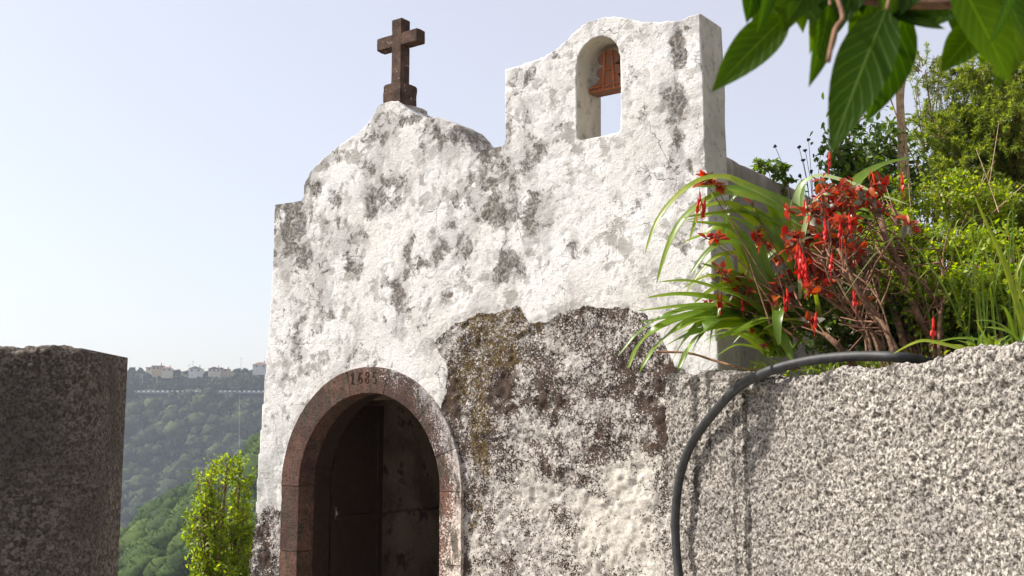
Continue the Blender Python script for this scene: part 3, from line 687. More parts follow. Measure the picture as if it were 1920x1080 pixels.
up = [(15, 5.6, [(1530, 450), (1470, 395), (1398, 368), (1361, 363), (1325, 377), (1280, 414), (1251, 467), (1231, 532)]),
    (17, 5.5, [(1540, 460), (1524, 427), (1496, 402), (1455, 374), (1406, 357), (1353, 352), (1302, 350)]),
    (13, 5.6, [(1490, 480), (1467, 443), (1459, 410), (1439, 378), (1410, 360), (1382, 366), (1361, 392)]),
    (15, 5.6, [(1490, 490), (1455, 443), (1435, 418), (1406, 396), (1378, 395), (1363, 412), (1356, 467)]),
    (13, 5.6, [(1470, 560), (1422, 508), (1402, 459), (1374, 431), (1333, 420), (1290, 416)]),
    (20, 5.9, [(1520, 480), (1502, 420), (1498, 370), (1508, 335)]),
    (12, 5.7, [(1450, 540), (1400, 480), (1350, 430), (1320, 440), (1280, 455)]),
    (14, 5.5, [(1450, 560), (1400, 470), (1360, 455), (1325, 475), (1294, 516)]),
    (16, 6.0, [(1580, 420), (1600, 350), (1650, 312), (1720, 294)]),
    (17, 5.7, [(1520, 560), (1500, 500), (1470, 470), (1430, 500), (1425, 560)]),
    (16, 6.0, [(1570, 520), (1590, 440), (1620, 410), (1700, 440), (1760, 490)])]
strap_clump(W(1560, 680, 5.95), up, 'upper strap-leaved clump, blades arching left across chapel corner', (1560, 620), 6.2, 'strap-leaved plants on the wall')
lo = [(16, 5.3, [(1440, 610), (1390, 575), (1333, 560), (1272, 553), (1211, 559)]), (9, 5.4, [(1400, 590), (1330, 572), (1231, 577)]),
    (15, 5.4, [(1400, 600), (1340, 590), (1284, 596), (1227, 620), (1194, 655), (1178, 691)]), (16, 5.3, [(1410, 610), (1370, 590), (1325, 595), (1272, 616), (1227, 655), (1199, 699)]),
    (14, 5.3, [(1430, 620), (1370, 612), (1300, 625), (1247, 649)]), (18, 5.2, [(1400, 600), (1355, 596), (1321, 618), (1292, 655), (1270, 697)]), (11, 5.4, [(1380, 590), (1330, 595), (1290, 630), (1262, 673)]),
    (9, 5.5, [(1390, 590), (1300, 590), (1192, 606)]), (15, 5.4, [(1440, 600), (1398, 530), (1353, 508), (1312, 494)]), (20, 5.4, [(1450, 610), (1400, 570), (1360, 545), (1330, 530)]),
    (18, 5.2, [(1480, 600), (1468, 572), (1458, 600), (1461, 648)]), (20, 5.3, [(1450, 620), (1440, 605), (1470, 640), (1486, 677)]), (18, 5.3, [(1460, 600), (1420, 605), (1370, 630)]),
    (12, 5.5, [(1440, 580), (1425, 530), (1428, 480), (1440, 440)]), (12, 5.4, [(1420, 600), (1360, 560), (1340, 600), (1330, 660)]), (14, 5.5, [(1430, 590), (1380, 530), (1360, 470)]), (14, 5.4, [(1450, 600), (1395, 545), (1345, 540), (1300, 570)])]
strap_clump(W(1460, 700, 5.75), lo, 'lower strap-leaved clump spilling left over wall end by hose', (1460, 660), 6.3, 'strap-leaved plants on the wall')
# single pale striped blade across the fuchsia
b = W(1500, 700, 6.3)
r = thing('striped_grass', b, 'broad pale striped grass blades bending right above the red fuchsia', 'plant'); a = Geo(b)
a.strap([W(1520, 560, 6.3), W(1500, 450, 6.3), W(1496, 365, 6.25), W(1530, 331, 6.2), W(1590, 342, 6.1), W(1640, 362, 6.0), W(1705, 384, 5.9)], .042)
a.strap([W(1500, 560, 6.1), W(1505, 450, 6.0), W(1530, 375, 5.9), W(1570, 368, 5.8), W(1625, 395, 6.0)], .036)
a.build('leaves', M['paleblade'], r)

# fuchsia: pruned woody stems, orange-red leaves, hanging scarlet flowers
fb = W(1690, 700, 5.75)
fu = thing('fuchsia_shrub', fb, 'woody pruned fuchsia with orange-red leaves and hanging scarlet flowers', 'shrub'); st = Geo(fb); tw = Geo(fb); lf = Geo(fb); gl = Geo(fb); fl = Geo(fb)
def px5(c): return (1500+c[0]*.407, 280+c[1]*.407)
thick = [([(640, 1010), (600, 860), (540, 760), (470, 560), (400, 420), (370, 300)], 11), ([(600, 1010), (575, 850), (550, 700), (480, 520), (440, 400), (455, 300)], 9), ([(520, 1020), (480, 900), (430, 740), (330, 600), (250, 470), (235, 390)], 10),
    ([(640, 1000), (615, 860), (600, 760), (640, 560)], 8), ([(300, 1060), (250, 1000), (170, 900), (110, 850)], 10), ([(480, 1010), (430, 900), (340, 740), (200, 570)], 9), ([(560, 1000), (500, 850), (400, 640), (300, 500), (215, 380)], 8),
    ([(420, 1010), (370, 900), (270, 740), (240, 560), (210, 400)], 6), ([(650, 1010), (640, 840), (660, 660), (655, 520)], 6), ([(380, 1010), (330, 850), (220, 760), (60, 640)], 5), ([(450, 1000), (390, 820), (330, 760), (240, 600), (180, 460)], 7),
    ([(780, 1000), (775, 860), (780, 740)], 6), ([(920, 960), (925, 760), (925, 560)], 4), ([(880, 960), (885, 800), (870, 640)], 7), ([(1000, 940), (1005, 700), (1000, 540)], 8)]
ends = []
for k in range(12):
    x0_ = random.uniform(300, 700); thick.append(([(x0_, 1010), (x0_-random.uniform(10, 60), 850), (x0_-random.uniform(60, 170), 650), (x0_-random.uniform(120, 330), random.uniform(380, 560))], random.uniform(2.0, 4.5)))
for pts, rr in thick:
    Y = random.uniform(5.55, 5.95)
    P = spline([W(*px5(c), max(Y, wallY(px5(c)[0])+.1)+random.uniform(-.06, .06)+.03*i) for i, c in enumerate(pts)], 6)
    n = len(P); st.tube(P, [rr*.78*Y/F*(1.0-.35*i/n)*random.uniform(.92, 1.12) for i in range(n)], 9, lump=.10); ends.append(P[-1])
    for k in range(9):    # stubs and side twigs
        q = random.choice(P[n//3:]); d = (rvec()+Vector((-.5, -.2, .9))).normalized(); L = random.uniform(.05, .28)
        tw.tube([q, q+d*L*.5+rvec()*.02, q+d*L], [.006, .004, .0025], 5)
clus = [(1322, 338, 10, 14), (1345, 350, 8, 6), (1345, 447, 7, 4), (1328, 448, 5, 3), (1420, 440, 12, 8), (1428, 455, 10, 6), (1355, 515, 12, 9), (1385, 550, 16, 14), (1375, 580, 14, 8), (1405, 600, 12, 7), (1325, 570, 5, 3), (1388, 525, 10, 8), (1480, 450, 16, 14), (1462, 480, 18, 14), (1500, 470, 22, 30),
    (1520, 500, 22, 26), (1490, 520, 24, 20), (1460, 545, 22, 14), (1560, 450, 24, 26), (1590, 420, 20, 22), (1530, 400, 22, 22), (1555, 370, 22, 20), (1590, 360, 20, 16), (1640, 348, 14, 12), (1620, 370, 20, 14), (1600, 470, 22, 18), (1560, 510, 20, 16), (1520, 605, 12, 8), (1470, 610, 10, 4),
    (1430, 650, 8, 3), (1575, 390, 24, 22), (1510, 440, 20, 22), (1540, 540, 18, 10), (1480, 395, 8, 4), (1700, 420, 10, 4), (1410, 385, 4, 2), (1650, 395, 14, 8), (1450, 575, 18, 12), (1620, 560, 10, 4), (1540, 345, 10, 5)]
for x, y, rad, n in clus:
    Y = wallY(x)+random.uniform(.10, .45) if x > 1430 else random.uniform(6.15, 6.3); c = W(x, y, Y); rr = rad*Y/F
    root = random.choice(ends) if x > 1440 else W(random.uniform(1440, 1540), random.uniform(560, 640), 6.05)
    mid = (c+root)/2+Vector((random.uniform(-.03, .03), 0, .05)); tw.tube(spline([root, mid, c], 4), [.0055, .005, .0045, .004, .0035, .003, .003, .0025, .002], 5)
    for k in range(int(n*2.3)):
        p = c + rvec()*rr*random.random()**.5*1.2; d = (rvec()+Vector((0, -.3, .25))).normalized()
        tw.tube([c+rvec()*rr*.3, p], [.002, .0013], 4, False)
        u_ = random.random(); L = random.uniform(.032, .080)
        (lf if u_ < .82 else gl).leaf(p, d, (rvec()+Vector((-.2, -.7, .6))), L, L*random.uniform(.45, .65), 4, random.uniform(.1, .6), random.uniform(-.4, 1.1))
def fuchsia_flower(p, s=1.):
    fl = Geo(fb); d = Vector((random.uniform(-.12, .12), random.uniform(-.12, .12), -1)).normalized()
    tw.tube([p+Vector((0, 0, .03)), p], [.0012, .0012], 4, False)
    fl.tube([p, p+d*.012*s, p+d*.035*s, p+d*.045*s], [.0025*s, .0045*s, .0055*s, .007*s], 7)
    q = p+d*.043*s
    for k in range(4):
        a = k*pi/2+random.random(); o = Vector((cos(a), sin(a), 0)); fl.leaf(q, (d+o*random.uniform(.4, .8)), o, .034*s, .012*s, 4, .2, random.uniform(.2, .9))
    fl.tube([q, q+d*.024*s], [.007*s, .0055*s], 6)
    for k in range(4): fl.tube([q+d*.02*s, q+d*random.uniform(.05, .075)*s+rvec()*.004], [.001, .0009], 4, False)
    fl.build('flower', M['redflower'], fu)
for x, y in [(1312, 365), (1318, 388), (1309, 378), (1322, 378), (1548, 425), (1546, 415), (1500, 470), (1505, 480), (1496, 462), (1503, 490), (1510, 497), (1425, 440), (1508, 380), (1575, 420), (1353, 555), (1475, 545), (1390, 560), (1600, 548), (1345, 556), (1592, 405), (1560, 480), (1750, 600), (1690, 330), (1470, 560), (1556, 288), (1530, 590)]:
    fuchsia_flower(W(x, y-6, (wallY(x)+.06) if x > 1430 else 6.15), 1.2)
for x, y in [(1500, 466), (1508, 484), (1497, 478)]: fuchsia_flower(W(x, y, 5.9), 1.9)
tw.tube(spline([W(1230, 660, 6.5), W(1290, 662, 6.4), W(1340, 676, 6.35), W(1390, 690, 6.2), W(1440, 694, 6.1), W(1500, 690, 6.0)], 5), .007, 6, lump=.2)
st.build('woody_stems', M['bark'], fu); tw.build('twigs', M['thinbark'], fu); lf.build('orange_leaves', M['redleaf'], fu); gl.build('grey_leaves', M['greyleaf'], fu)

def shrub(name, base, label, cat, crown, ntw, lpt, leafL, leafW, mat, bark='bark', group=None, seg=2, spread=.12, tw_r=.006, upb=.4, fold=.25, trunk_r=.02, needle=False, density=None, ratio=(.45, 1)):
    """crown: list of (centre, (rx, ry, rz)) ellipsoids; twigs run from the base through limbs to points in them"""
    r = thing(name, base, label, cat, group); s1 = Geo(base); l1 = Geo(base); base = Vector(base)
    vols = [c[1][0]*c[1][1]*c[1][2] for c in crown]
    for c, rd in crown:
        cc = Vector(c); mid = base*.45+cc*.55+rvec()*.08
        s1.tube(spline([base, mid, cc], 5), [trunk_r*(1-.07*i) for i in range(11)], 7, lump=.08)
    for k in range(ntw):
        i = random.choices(range(len(crown)), vols)[0]; cc = Vector(crown[i][0]); rd = crown[i][1]
        v = rvec()*random.uniform(*ratio)**.6; tip = cc+Vector((v.x*rd[0], v.y*rd[1], v.z*rd[2]))
        root = cc*.6+tip*.1+base*.3 if random.random() < .4 else cc+Vector((v.x*rd[0], v.y*rd[1], v.z*rd[2]))*.25
        P = spline([root, (root+tip)/2+rvec()*.05+Vector((0, 0, .03)), tip], 4); n = len(P)
        s1.tube(P, [tw_r*(1-.8*j/(n-1)) for j in range(n)], 4, False)
        for q in range(lpt):
            t = random.random()**.6; j = min(int(t*(n-1)), n-2); p = P[j].lerp(P[j+1], t*(n-1)-j); dr = (P[j+1]-P[j]).normalized()
            if needle:
                d = (dr*.8+rvec()).normalized(); l1.leaf(p, d, rvec(), leafL*random.uniform(.6, 1.2), leafW, 2, .1, .2)
            else:
                p = p+rvec()*spread*random.random()**2; d = (dr*.3+rvec()+Vector((0, 0, upb*.3))).normalized()
                L = leafL*random.uniform(.6, 1.25); l1.leaf(p, d, (rvec()*.9+Vector((-.3, -.3, .9))), L, leafW*L/leafL, seg, fold, random.uniform(0, .6))
    s1.build('branches', M[bark], r); l1.build('foliage', M[mat], r); return r
def ell(x, y, Y, rx, rz, ry=None): 
    s_ = Y/F; return (W(x, y, Y), (rx*s_, (ry or rx)*s_, rz*s_))
# needle-leaved tall shrubs (top right)
shrub('heath_shrub', W(1900, 640, 7.9), 'tall olive needle-leaved shrub filling the top right corner', 'shrub', [ell(1850, 260, 7.6, 105, 95), ell(1930, 380, 7.6, 120, 120), ell(1800, 330, 7.4, 90, 80), ell(1900, 130, 7.6, 90, 90), ell(1840, 400, 7.3, 110, 70), ell(1760, 250, 7.5, 70, 60), ell(1900, 230, 7.3, 90, 90), ell(1830, 150, 7.5, 70, 60)], 1050, 130, .038, .0075, 'olive', 'thinbark', needle=True, tw_r=.004, trunk_r=.022)
shrub('heath_shrub', W(1740, 640, 7.9), 'thin airy needle-leaved sprays crossing the sky behind the dry canes', 'shrub', [ell(1735, 130, 7.7, 60, 50), ell(1760, 230, 7.7, 50, 70), ell(1790, 160, 7.7, 60, 60)], 110, 90, .034, .0055, 'olive', 'thinbark', needle=True, tw_r=.004, trunk_r=.010)
shrub('glossy_bush', W(1620, 660, 7.2), 'dark glossy broad-leaved bush standing behind the fuchsia', 'bush', [ell(1600, 330, 7.0, 70, 80), ell(1580, 230, 7.0, 42, 50), ell(1660, 270, 7.1, 55, 60), ell(1640, 400, 7.0, 80, 70), ell(1565, 280, 7.0, 30, 45), ell(1720, 320, 7.1, 40, 50)], 230, 22, .055, .026, 'midgreen', 'thinbark', seg=3, trunk_r=.010, tw_r=.005)
shrub('lime_shrub', W(1790, 680, 5.9), 'bright lime small-leaved shrub right of the fuchsia stems', 'shrub', [ell(1790, 470, 6.0, 110, 50), ell(1700, 450, 6.1, 80, 60), ell(1840, 560, 5.7, 100, 80), ell(1740, 560, 5.9, 90, 90), ell(1650, 540, 6.1, 80, 80), ell(1890, 470, 5.8, 60, 60), ell(1900, 560, 5.6, 60, 80)], 330, 30, .034, .022, 'lime', 'thinbark', seg=2, spread=.05, trunk_r=.008, tw_r=.003, ratio=(.1, 1))
shrub('feathery_shrub', W(1690, 660, 6.6), 'yellow-green feathery shrub below the glossy bush', 'shrub', [ell(1700, 370, 6.6, 60, 50), ell(1780, 370, 6.6, 80, 55), ell(1640, 440, 6.6, 60, 50), ell(1860, 380, 6.6, 70, 40)], 170, 24, .028, .018, 'lime', 'thinbark', seg=2, trunk_r=.007, tw_r=.003, spread=.05)
b = W(1800, 660, 6.3); r = thing('tall_grass', b, 'tall upright green grass standing among the lime shrubs', 'grass'); a = Geo(b)
for k in range(170):
    x = random.uniform(1600, 1935); y = random.uniform(560, 680); Y = wallY(x)+random.uniform(.75, 1.4); L = random.uniform(.2, .6); dx = random.gauss(.0, .22)
    p = W(x, y, Y); a.strap([p, p+Vector((dx*L*.3, 0, L*.5)), p+Vector((dx*L*.8, -.02, L*.85)), p+Vector((dx*L*1.5, -.03, L*(1-abs(dx))))], random.uniform(.006, .013))
a.build('blades', M['strap'], r)
shrub('dark_understory_bush', W(1750, 690, 6.2), 'shaded mid-green bush low behind the brown fuchsia stems', 'bush', [ell(1680, 600, 6.1, 100, 70), ell(1800, 620, 5.9, 100, 60), ell(1560, 620, 6.2, 90, 60), ell(1900, 600, 5.8, 70, 60), ell(1500, 560, 6.3, 60, 60), ell(1600, 500, 6.4, 90, 60)], 520, 26, .036, .020, 'midgreen', 'thinbark', seg=2, trunk_r=.008, tw_r=.004, ratio=(.1, 1))
shrub('leafy_sprig', W(1440, 430, 7.9), 'small leafy sprig peeping over the grey chapel side wall', 'plant', [ell(1425, 312, 7.9, 22, 18), ell(1455, 320, 7.9, 24, 24), ell(1475, 345, 7.9, 14, 20)], 26, 9, .055, .032, 'midgreen', 'thinbark', seg=3, tw_r=.004, trunk_r=.006, spread=.02)
# dry canes tied in a bundle
b = W(1695, 640, 7.0); r = thing('dry_cane_bundle', b, 'bundle of dry tan canes rising in front of the glossy bush', 'plant'); a = Geo(b)
for k in range(16):
    x = 1692+random.uniform(-6, 6); sp = random.uniform(-1, 1)
    a.tube(spline([W(x+sp*12, 660, 7.0), W(x+sp*14, 430, 7.0), W(x+sp*7, 300, 7.0), W(x-6+sp*3, 190, 7.0), W(x-4+sp*10, 90+random.uniform(-10, 80), 7.0)], 3), random.uniform(.003, .007), 5)
for pts in ([(1560, 345), (1600, 240), (1640, 210), (1680, 160)], [(1580, 370), (1576, 300), (1575, 250)], [(1730, 330), (1700, 270), (1668, 180)]):
    a.tube(spline([W(x, y, 7.0) for x, y in pts], 3), .005, 5)
a.build('canes', M['dry'], r)
b = W(1850, 640, 6.3); r = thing('dry_grass_stalks', b, 'long thin dry stalks leaning right across the lime shrub', 'plant'); a = Geo(b)
for k in range(16):
    x = random.uniform(1640, 1900); y = random.uniform(380, 600); L = random.uniform(60, 240); an = random.uniform(-.5, 1.1)
    Y = random.uniform(6.0, 6.8); a.tube([W(x, y, Y), W(x+sin(an)*L*.5, y-cos(an)*L*.5-4, Y), W(x+sin(an)*L, y-cos(an)*L, Y)], [.0035, .003, .0015], 4)
a.build('stalks', M['dry'], r)
b = W(1530, 420, 7.2); r = thing('seed_head_stems', b, 'dark dry flower stems with small round seed heads against the sky', 'plant'); a = Geo(b); sd_ = Geo(b)
for x1, y1, x0_, y0_ in [(1516, 262, 1524, 400), (1498, 275, 1520, 400), (1510, 282, 1525, 400), (1540, 275, 1530, 400), (1453, 274, 1485, 380), (1506, 300, 1520, 400), (1522, 322, 1526, 420), (1560, 300, 1535, 410), (1550, 320, 1535, 410), (1500, 330, 1520, 410)]:
    p = W(x1, y1, 7.2); a.tube(spline([W(x0_, y0_, 7.2), W((x0_*1.3+x1*.7)/2, (y0_+y1)/2, 7.2), p], 3), .0022, 4)
    sd_ = Geo(b)
    for q in range(4): sd_.tube([p+rvec()*.006, p+rvec()*.014], [.008, .005], 6)
    sd_.build('seed_head', M['darktwig'], r)
a.build('stems', M['darktwig'], r)
# grass tufts on the wall edge
def tuft(base, label, n, L, w, lean, mat='strap', name='grass_tuft', blades=None):
    r = thing(name, base, label, 'grass tuft', 'grass tufts on the roughcast wall'); a = Geo(base); base = Vector(base)
    for k in range(n):
        an = random.gauss(lean, .6); l = L*random.uniform(.5, 1.1); d = Vector((sin(an), random.uniform(-.4, .3), abs(cos(an))+.15)).normalized(); p = base+Vector((random.uniform(-.08, .08), random.uniform(-.05, .05), 0))
        a.strap([p, p+d*l*.5, p+d*l*.8+Vector((sin(an)*l*.08, 0, -.02)), p+d*l+Vector((sin(an)*l*.25, 0, -.2*l))], w)
    for pts, Y, ww in blades or []: a.strap([W(x, y, Y) for x, y in pts], ww)
    return a.build('blades', M[mat], r)
tuft(W(1850, 668, 4.95), 'lime grass tuft with one blade arching left along wall top', 10, .16, .018, .1, blades=[([(1860, 672), (1800, 655), (1740, 640), (1710, 645), (1674, 664)], 4.9, .026), ([(1865, 670), (1850, 640), (1830, 600)], 4.9, .016), ([(1870, 668), (1858, 640), (1852, 625)], 4.9, .02)])
tuft(W(1935, 655, 4.9), 'tall grass clump at the right edge with one long green blade', 10, .3, .02, -.3, blades=[([(1940, 690), (1915, 600), (1885, 500), (1850, 420), (1826, 365)], 4.9, .026), ([(1940, 650), (1925, 580), (1905, 520), (1925, 470)], 4.9, .02)])
for x, Y, lab in [(1540, 5.5, 'thin grass tuft beside the hose on the wall top'), (1440, 5.85, 'grass tuft left of the hose bend at lower clump'), (1640, 5.35, 'small grass tuft under the thick fuchsia stems')]: tuft(W(x, 700 if x < 1600 else 690, Y+.28), lab, 20, .13, .008, -.3)
# leaf litter and weeds on the bed
a = Geo()
for k in range(9000):
    t = random.random(); q = random.uniform(.05, 1.6)**1.0; p = A0+wd*(random.random()*Lw*.85+.05)-wn*q
    if p.y > 7 and (p-P0).dot(U) < 2.85: continue
    z = 1.86+.10*min(max(0, q-.3), 1)+.34*max(0, q-1.3)
    p.z = z+random.random()**2*(.16 if q > .35 else .03); L = random.uniform(.015, .04); a.leaf(p, rvec()+Vector((0, 0, .4)), rvec()+Vector((0, 0, .7)), L, L*.5, 2)
tag(a.build('ground_cover', M['lime']), 'low weeds and creeping leaves covering the planting bed', None, None, 'stuff')

# overhanging broad-leaved branch in the foreground
bb = Vector((1.15, 1.25, 2.35)); r = thing('overhanging_branch', bb, 'blurred broad green leaves of a branch overhanging the top right', 'branch'); a = Geo(bb); s1 = Geo(bb)
s1.tube(spline([bb, W(1960, -30, 1.28), W(1850, 0, 1.27), W(1720, 9, 1.27), W(1600, -4, 1.27), W(1500, -30, 1.27), W(1400, -40, 1.28)], 5), [.008]*5+[.006]*26, 8)
s1.tube(spline([W(1560, -30, 1.25), W(1580, 30, 1.22), W(1566, 55, 1.2), W(1553, 115, 1.18)], 4), .0028, 6)
bp = lambda t: (sin(pi*min(1, t*1.02)**.72)**.85)*(1 if t < .85 else 1)
BL = [((1476, 28), (1332, 166), 74, 1.30, .3, (.2, -1, .45)), ((1662, 18), (1556, 276), 98, 1.22, .25, (-.35, -1, .1)), ((1695, 20), (1628, 232), 84, 1.29, .4, (.6, -1, .2)), ((1672, 32), (1776, 50), 46, 1.27, .3, (.2, -1, .6)),
    ((1790, -50), (1905, 152), 108, 1.2, .3, (.1, -1, .15)), ((1835, 50), (1765, 132), 62, 1.32, .3, (0, -1, .3)), ((1556, 10), (1524, 160), 46, 1.28, .4, (.5, -1, .2)), ((1500, -50), (1470, 60), 70, 1.27, .3, (-.3, -1, .2)), ((1420, -60), (1404, 40), 50, 1.28, .3, (.2, -1, .1)),
    ((1540, -60), (1478, 40), 64, 1.26, .3, (.2, -1, .3)), ((1620, -70), (1572, 50), 60, 1.25, .3, (-.2, -1, .3)), ((1640, -60), (1600, 70), 60, 1.3, .3, (.4, -1, .3)), ((1700, -60), (1780, 20), 70, 1.28, .3, (.2, -1, .3)), ((1740, -70), (1690, 24), 60, 1.26, .3, (-.2, -1, .3)),
    ((1850, -80), (1940, 90), 90, 1.24, .3, (.4, -1, .2)), ((1760, -60), (1830, 60), 76, 1.33, .3, (.2, -1, .5)), ((1900, -60), (1860, 90), 36, 1.16, .8, (.9, -.5, .2)), ((1590, -40), (1530, 50), 50, 1.33, .3, (.1, -1, .5)), ((1900, 10), (1880, 160), 80, 1.3, .3, (.5, -1, .2)),
    ((1445, -40), (1425, 60), 30, 1.26, .5, (.7, -1, .2)), ((1500, 0), (1560, 70), 36, 1.32, .3, (.1, -1, .3)), ((1380, -60), (1440, 20), 40, 1.3, .3, (.1, -1, .3)), ((1660, -40), (1640, 60), 40, 1.31, .3, (.1, -1, .3))]
random.seed(3)
BL += [((1870, -20), (1846, 124), 66, 1.36, .3, (.3, -1, .1)), ((1800, -20), (1822, 104), 60, 1.37, .3, (-.3, -1, .1)), ((1930, -30), (1905, 110), 70, 1.34, .3, (.2, -1, .1)), ((1470, -30), (1512, 56), 56, 1.36, .4, (.5, -1, 0)), ((1590, -20), (1548, 84), 46, 1.36, .3, (-.5, -1, 0)), ((1600, -20), (1650, 50), 56, 1.37, .3, (.4, -1, 0)), ((1520, -30), (1528, 100), 40, 1.34, .5, (.7, -1, 0)), ((1720, -30), (1740, 34), 54, 1.36, .3, (0, -1, .2)), ((1440, 0), (1410, 44), 28, 1.3, .3, (0, -1, .2))]
for k in range(34):
    x = random.choice([random.uniform(1400, 1640), random.uniform(1640, 1930)]); y = random.uniform(-45, 8); an = random.gauss(.15, .7); L = random.uniform(55, 95)
    BL.append(((x, y), (x+sin(an)*L, y+cos(an)*L*.8), random.uniform(34, 60), random.uniform(1.26, 1.42), random.uniform(.2, .6), (random.uniform(-.6, .6), -1, random.uniform(0, .6))))
for (x0_, y0_), (x1, y1), w, Y, fo, nr in BL:
    p, q = W(x0_, y0_, Y), W(x1, y1, Y-random.uniform(-.03, .04)); L = (q-p).length
    a.leaf(p, q-p, nr, L, w*Y/F*1.12, 12, fo, random.uniform(.05, .25), bp)
    s1.tube([p, p+(p-q)*.18+Vector((0, .01, .01))], [.0018, .002], 5)
a.build('leaves', M['big'], r); s1.build('stems', M['thinbark'], r)

# young tree left of the chapel
tb = Vector((W(410, 1080, 12.5).x, 12.5, -1.4))
shrub('young_tree', tb, 'young sunlit yellow-green tree beside the left chapel corner', 'tree', [ell(395, 900, 12.3, 34, 60), ell(450, 900, 12.6, 32, 50), ell(385, 985, 12.3, 46, 70), ell(450, 1000, 12.6, 50, 80), ell(400, 1090, 12.3, 60, 70), ell(470, 1110, 12.5, 60, 60), ell(370, 900, 12.3, 14, 20), ell(425, 870, 12.5, 14, 26)], 480, 18, .060, .030, 'lime', 'thinbark', seg=2, spread=.08, tw_r=.006, trunk_r=.03)

# ------------------------------------------------------------------ wooded slopes
def crown_template(seed):
    bm = bmesh.new(); bmesh.ops.create_icosphere(bm, subdivisions=3, radius=1); c = np.array([v.co[:] for v in bm.verts]); f = np.array([[v.index for v in q.verts] for q in bm.faces]); bm.free()
    d = .55+.55*fbm(c+seed*7.3, 1.7, 4, seed, .62)+.42*(1-worley(c+seed*3.1, 3.4, seed))+rng.normal(0, .035, len(c)); return c*d[:, None]*np.array([1, 1, .85]), f
def wood(name, pts, sizes, mat, label, leafy=0, lsz=.5):
    T = [crown_template(s) for s in range(6)]; Vs = []; Fs = []; off = 0
    for i, (p, r) in enumerate(zip(pts, sizes)):
        c, f = T[i % 6]; a = rng.random()*6.28; R = np.array([[cos(a), -sin(a), 0], [sin(a), cos(a), 0], [0, 0, 1]])
        c = (c*np.array([1, 1, rng.uniform(.8, 1.35)]))@R.T*r+p; Vs.append(c); Fs.append(f+off); off += len(c)
        if leafy:   # loose leaf clumps breaking the outline
            n = leafy; idx = rng.integers(0, len(T[0][0]), n); q = c[idx]+(c[idx]-p)*rng.uniform(-.03, .22, (n, 1))
            e1 = rng.normal(size=(n, 3)); e1 /= np.linalg.norm(e1, axis=1)[:, None]; e2 = np.cross(e1, rng.normal(size=(n, 3))); e2 /= np.linalg.norm(e2, axis=1)[:, None]; s = lsz*rng.uniform(.5, 1.3, (n, 1))
            tri = np.stack([q+e1*s, q-e1*s*.5+e2*s*.8, q-e1*s*.5-e2*s*.8], 1).reshape(-1, 3); Vs.append(tri); Fs.append(np.arange(3*n).reshape(-1, 3)+off); off += 3*n
    Vv = np.concatenate(Vs); Ff = np.concatenate(Fs); me = bpy.data.meshes.new(name)
    me.vertices.add(len(Vv)); me.vertices.foreach_set('co', Vv.ravel()); me.loops.add(len(Ff)*3); me.loops.foreach_set('vertex_index', Ff.ravel().astype(np.int32)); me.polygons.add(len(Ff)); me.polygons.foreach_set('loop_start', np.arange(0, len(Ff)*3, 3)); me.update(calc_edges=True)
    return tag(link(name, me, mat, None, False), label, None, None, 'stuff')
def scatter(n, x0, x1, y0, y1, fn=None):
    P = np.stack([rng.uniform(x0, x1, n), rng.uniform(y0, y1, n)], 1)
    if fn is not None: P = P[fn(P)]
    z = terrain_h(P[:, 0], P[:, 1]); return np.column_stack([P, z])
view = lambda P: (P[:, 0]/P[:, 1] > -.42) & (P[:, 0]/P[:, 1] < -.17)
def farfn(P): return view(P) & ~((P[:, 1] > 759) & (P[:, 1] < 771)) & ((P[:, 1] < 765) | (rng.random(len(P)) < .45))
pf = scatter(5200, -340, -100, 575, 812, farfn); sz = np.clip(rng.lognormal(1.25, .38, len(pf)), 1.6, 8); sz = np.where(pf[:, 1] > 765, np.minimum(sz*.45, 2.6), sz); pf[:, 2] += sz*.35
ph = scatter(420, -330, -110, 774, 788, view); sh = rng.uniform(1.2, 3.0, len(ph)); ph[:, 2] += 1.0; pf = np.concatenate([pf, ph]); sz = np.concatenate([sz, sh])
pk = scatter(60, -170, -128, 786, 806, lambda P: (P[:, 0]/P[:, 1] > -.215)); pk[:, 2] += 2.5; pf = np.concatenate([pf, pk]); sz = np.concatenate([sz, rng.uniform(3, 5, len(pk))])
wood('forest', pf, sz, M['canopy'], 'hazy wooded valley side far below the ridge houses', 90, 1.0)
ps = scatter(1900, -120, -30, 175, 262, lambda P: (P[:, 0]/P[:, 1] > -.44) & (P[:, 0]/P[:, 1] < -.16)); sz = np.clip(rng.lognormal(.55, .35, len(ps)), .8, 4); ps[:, 2] += sz*.4
wood('spur_woodland', ps, sz, M['hillbush'], 'sunlit green wooded spur below the far valley side', 300, .20)

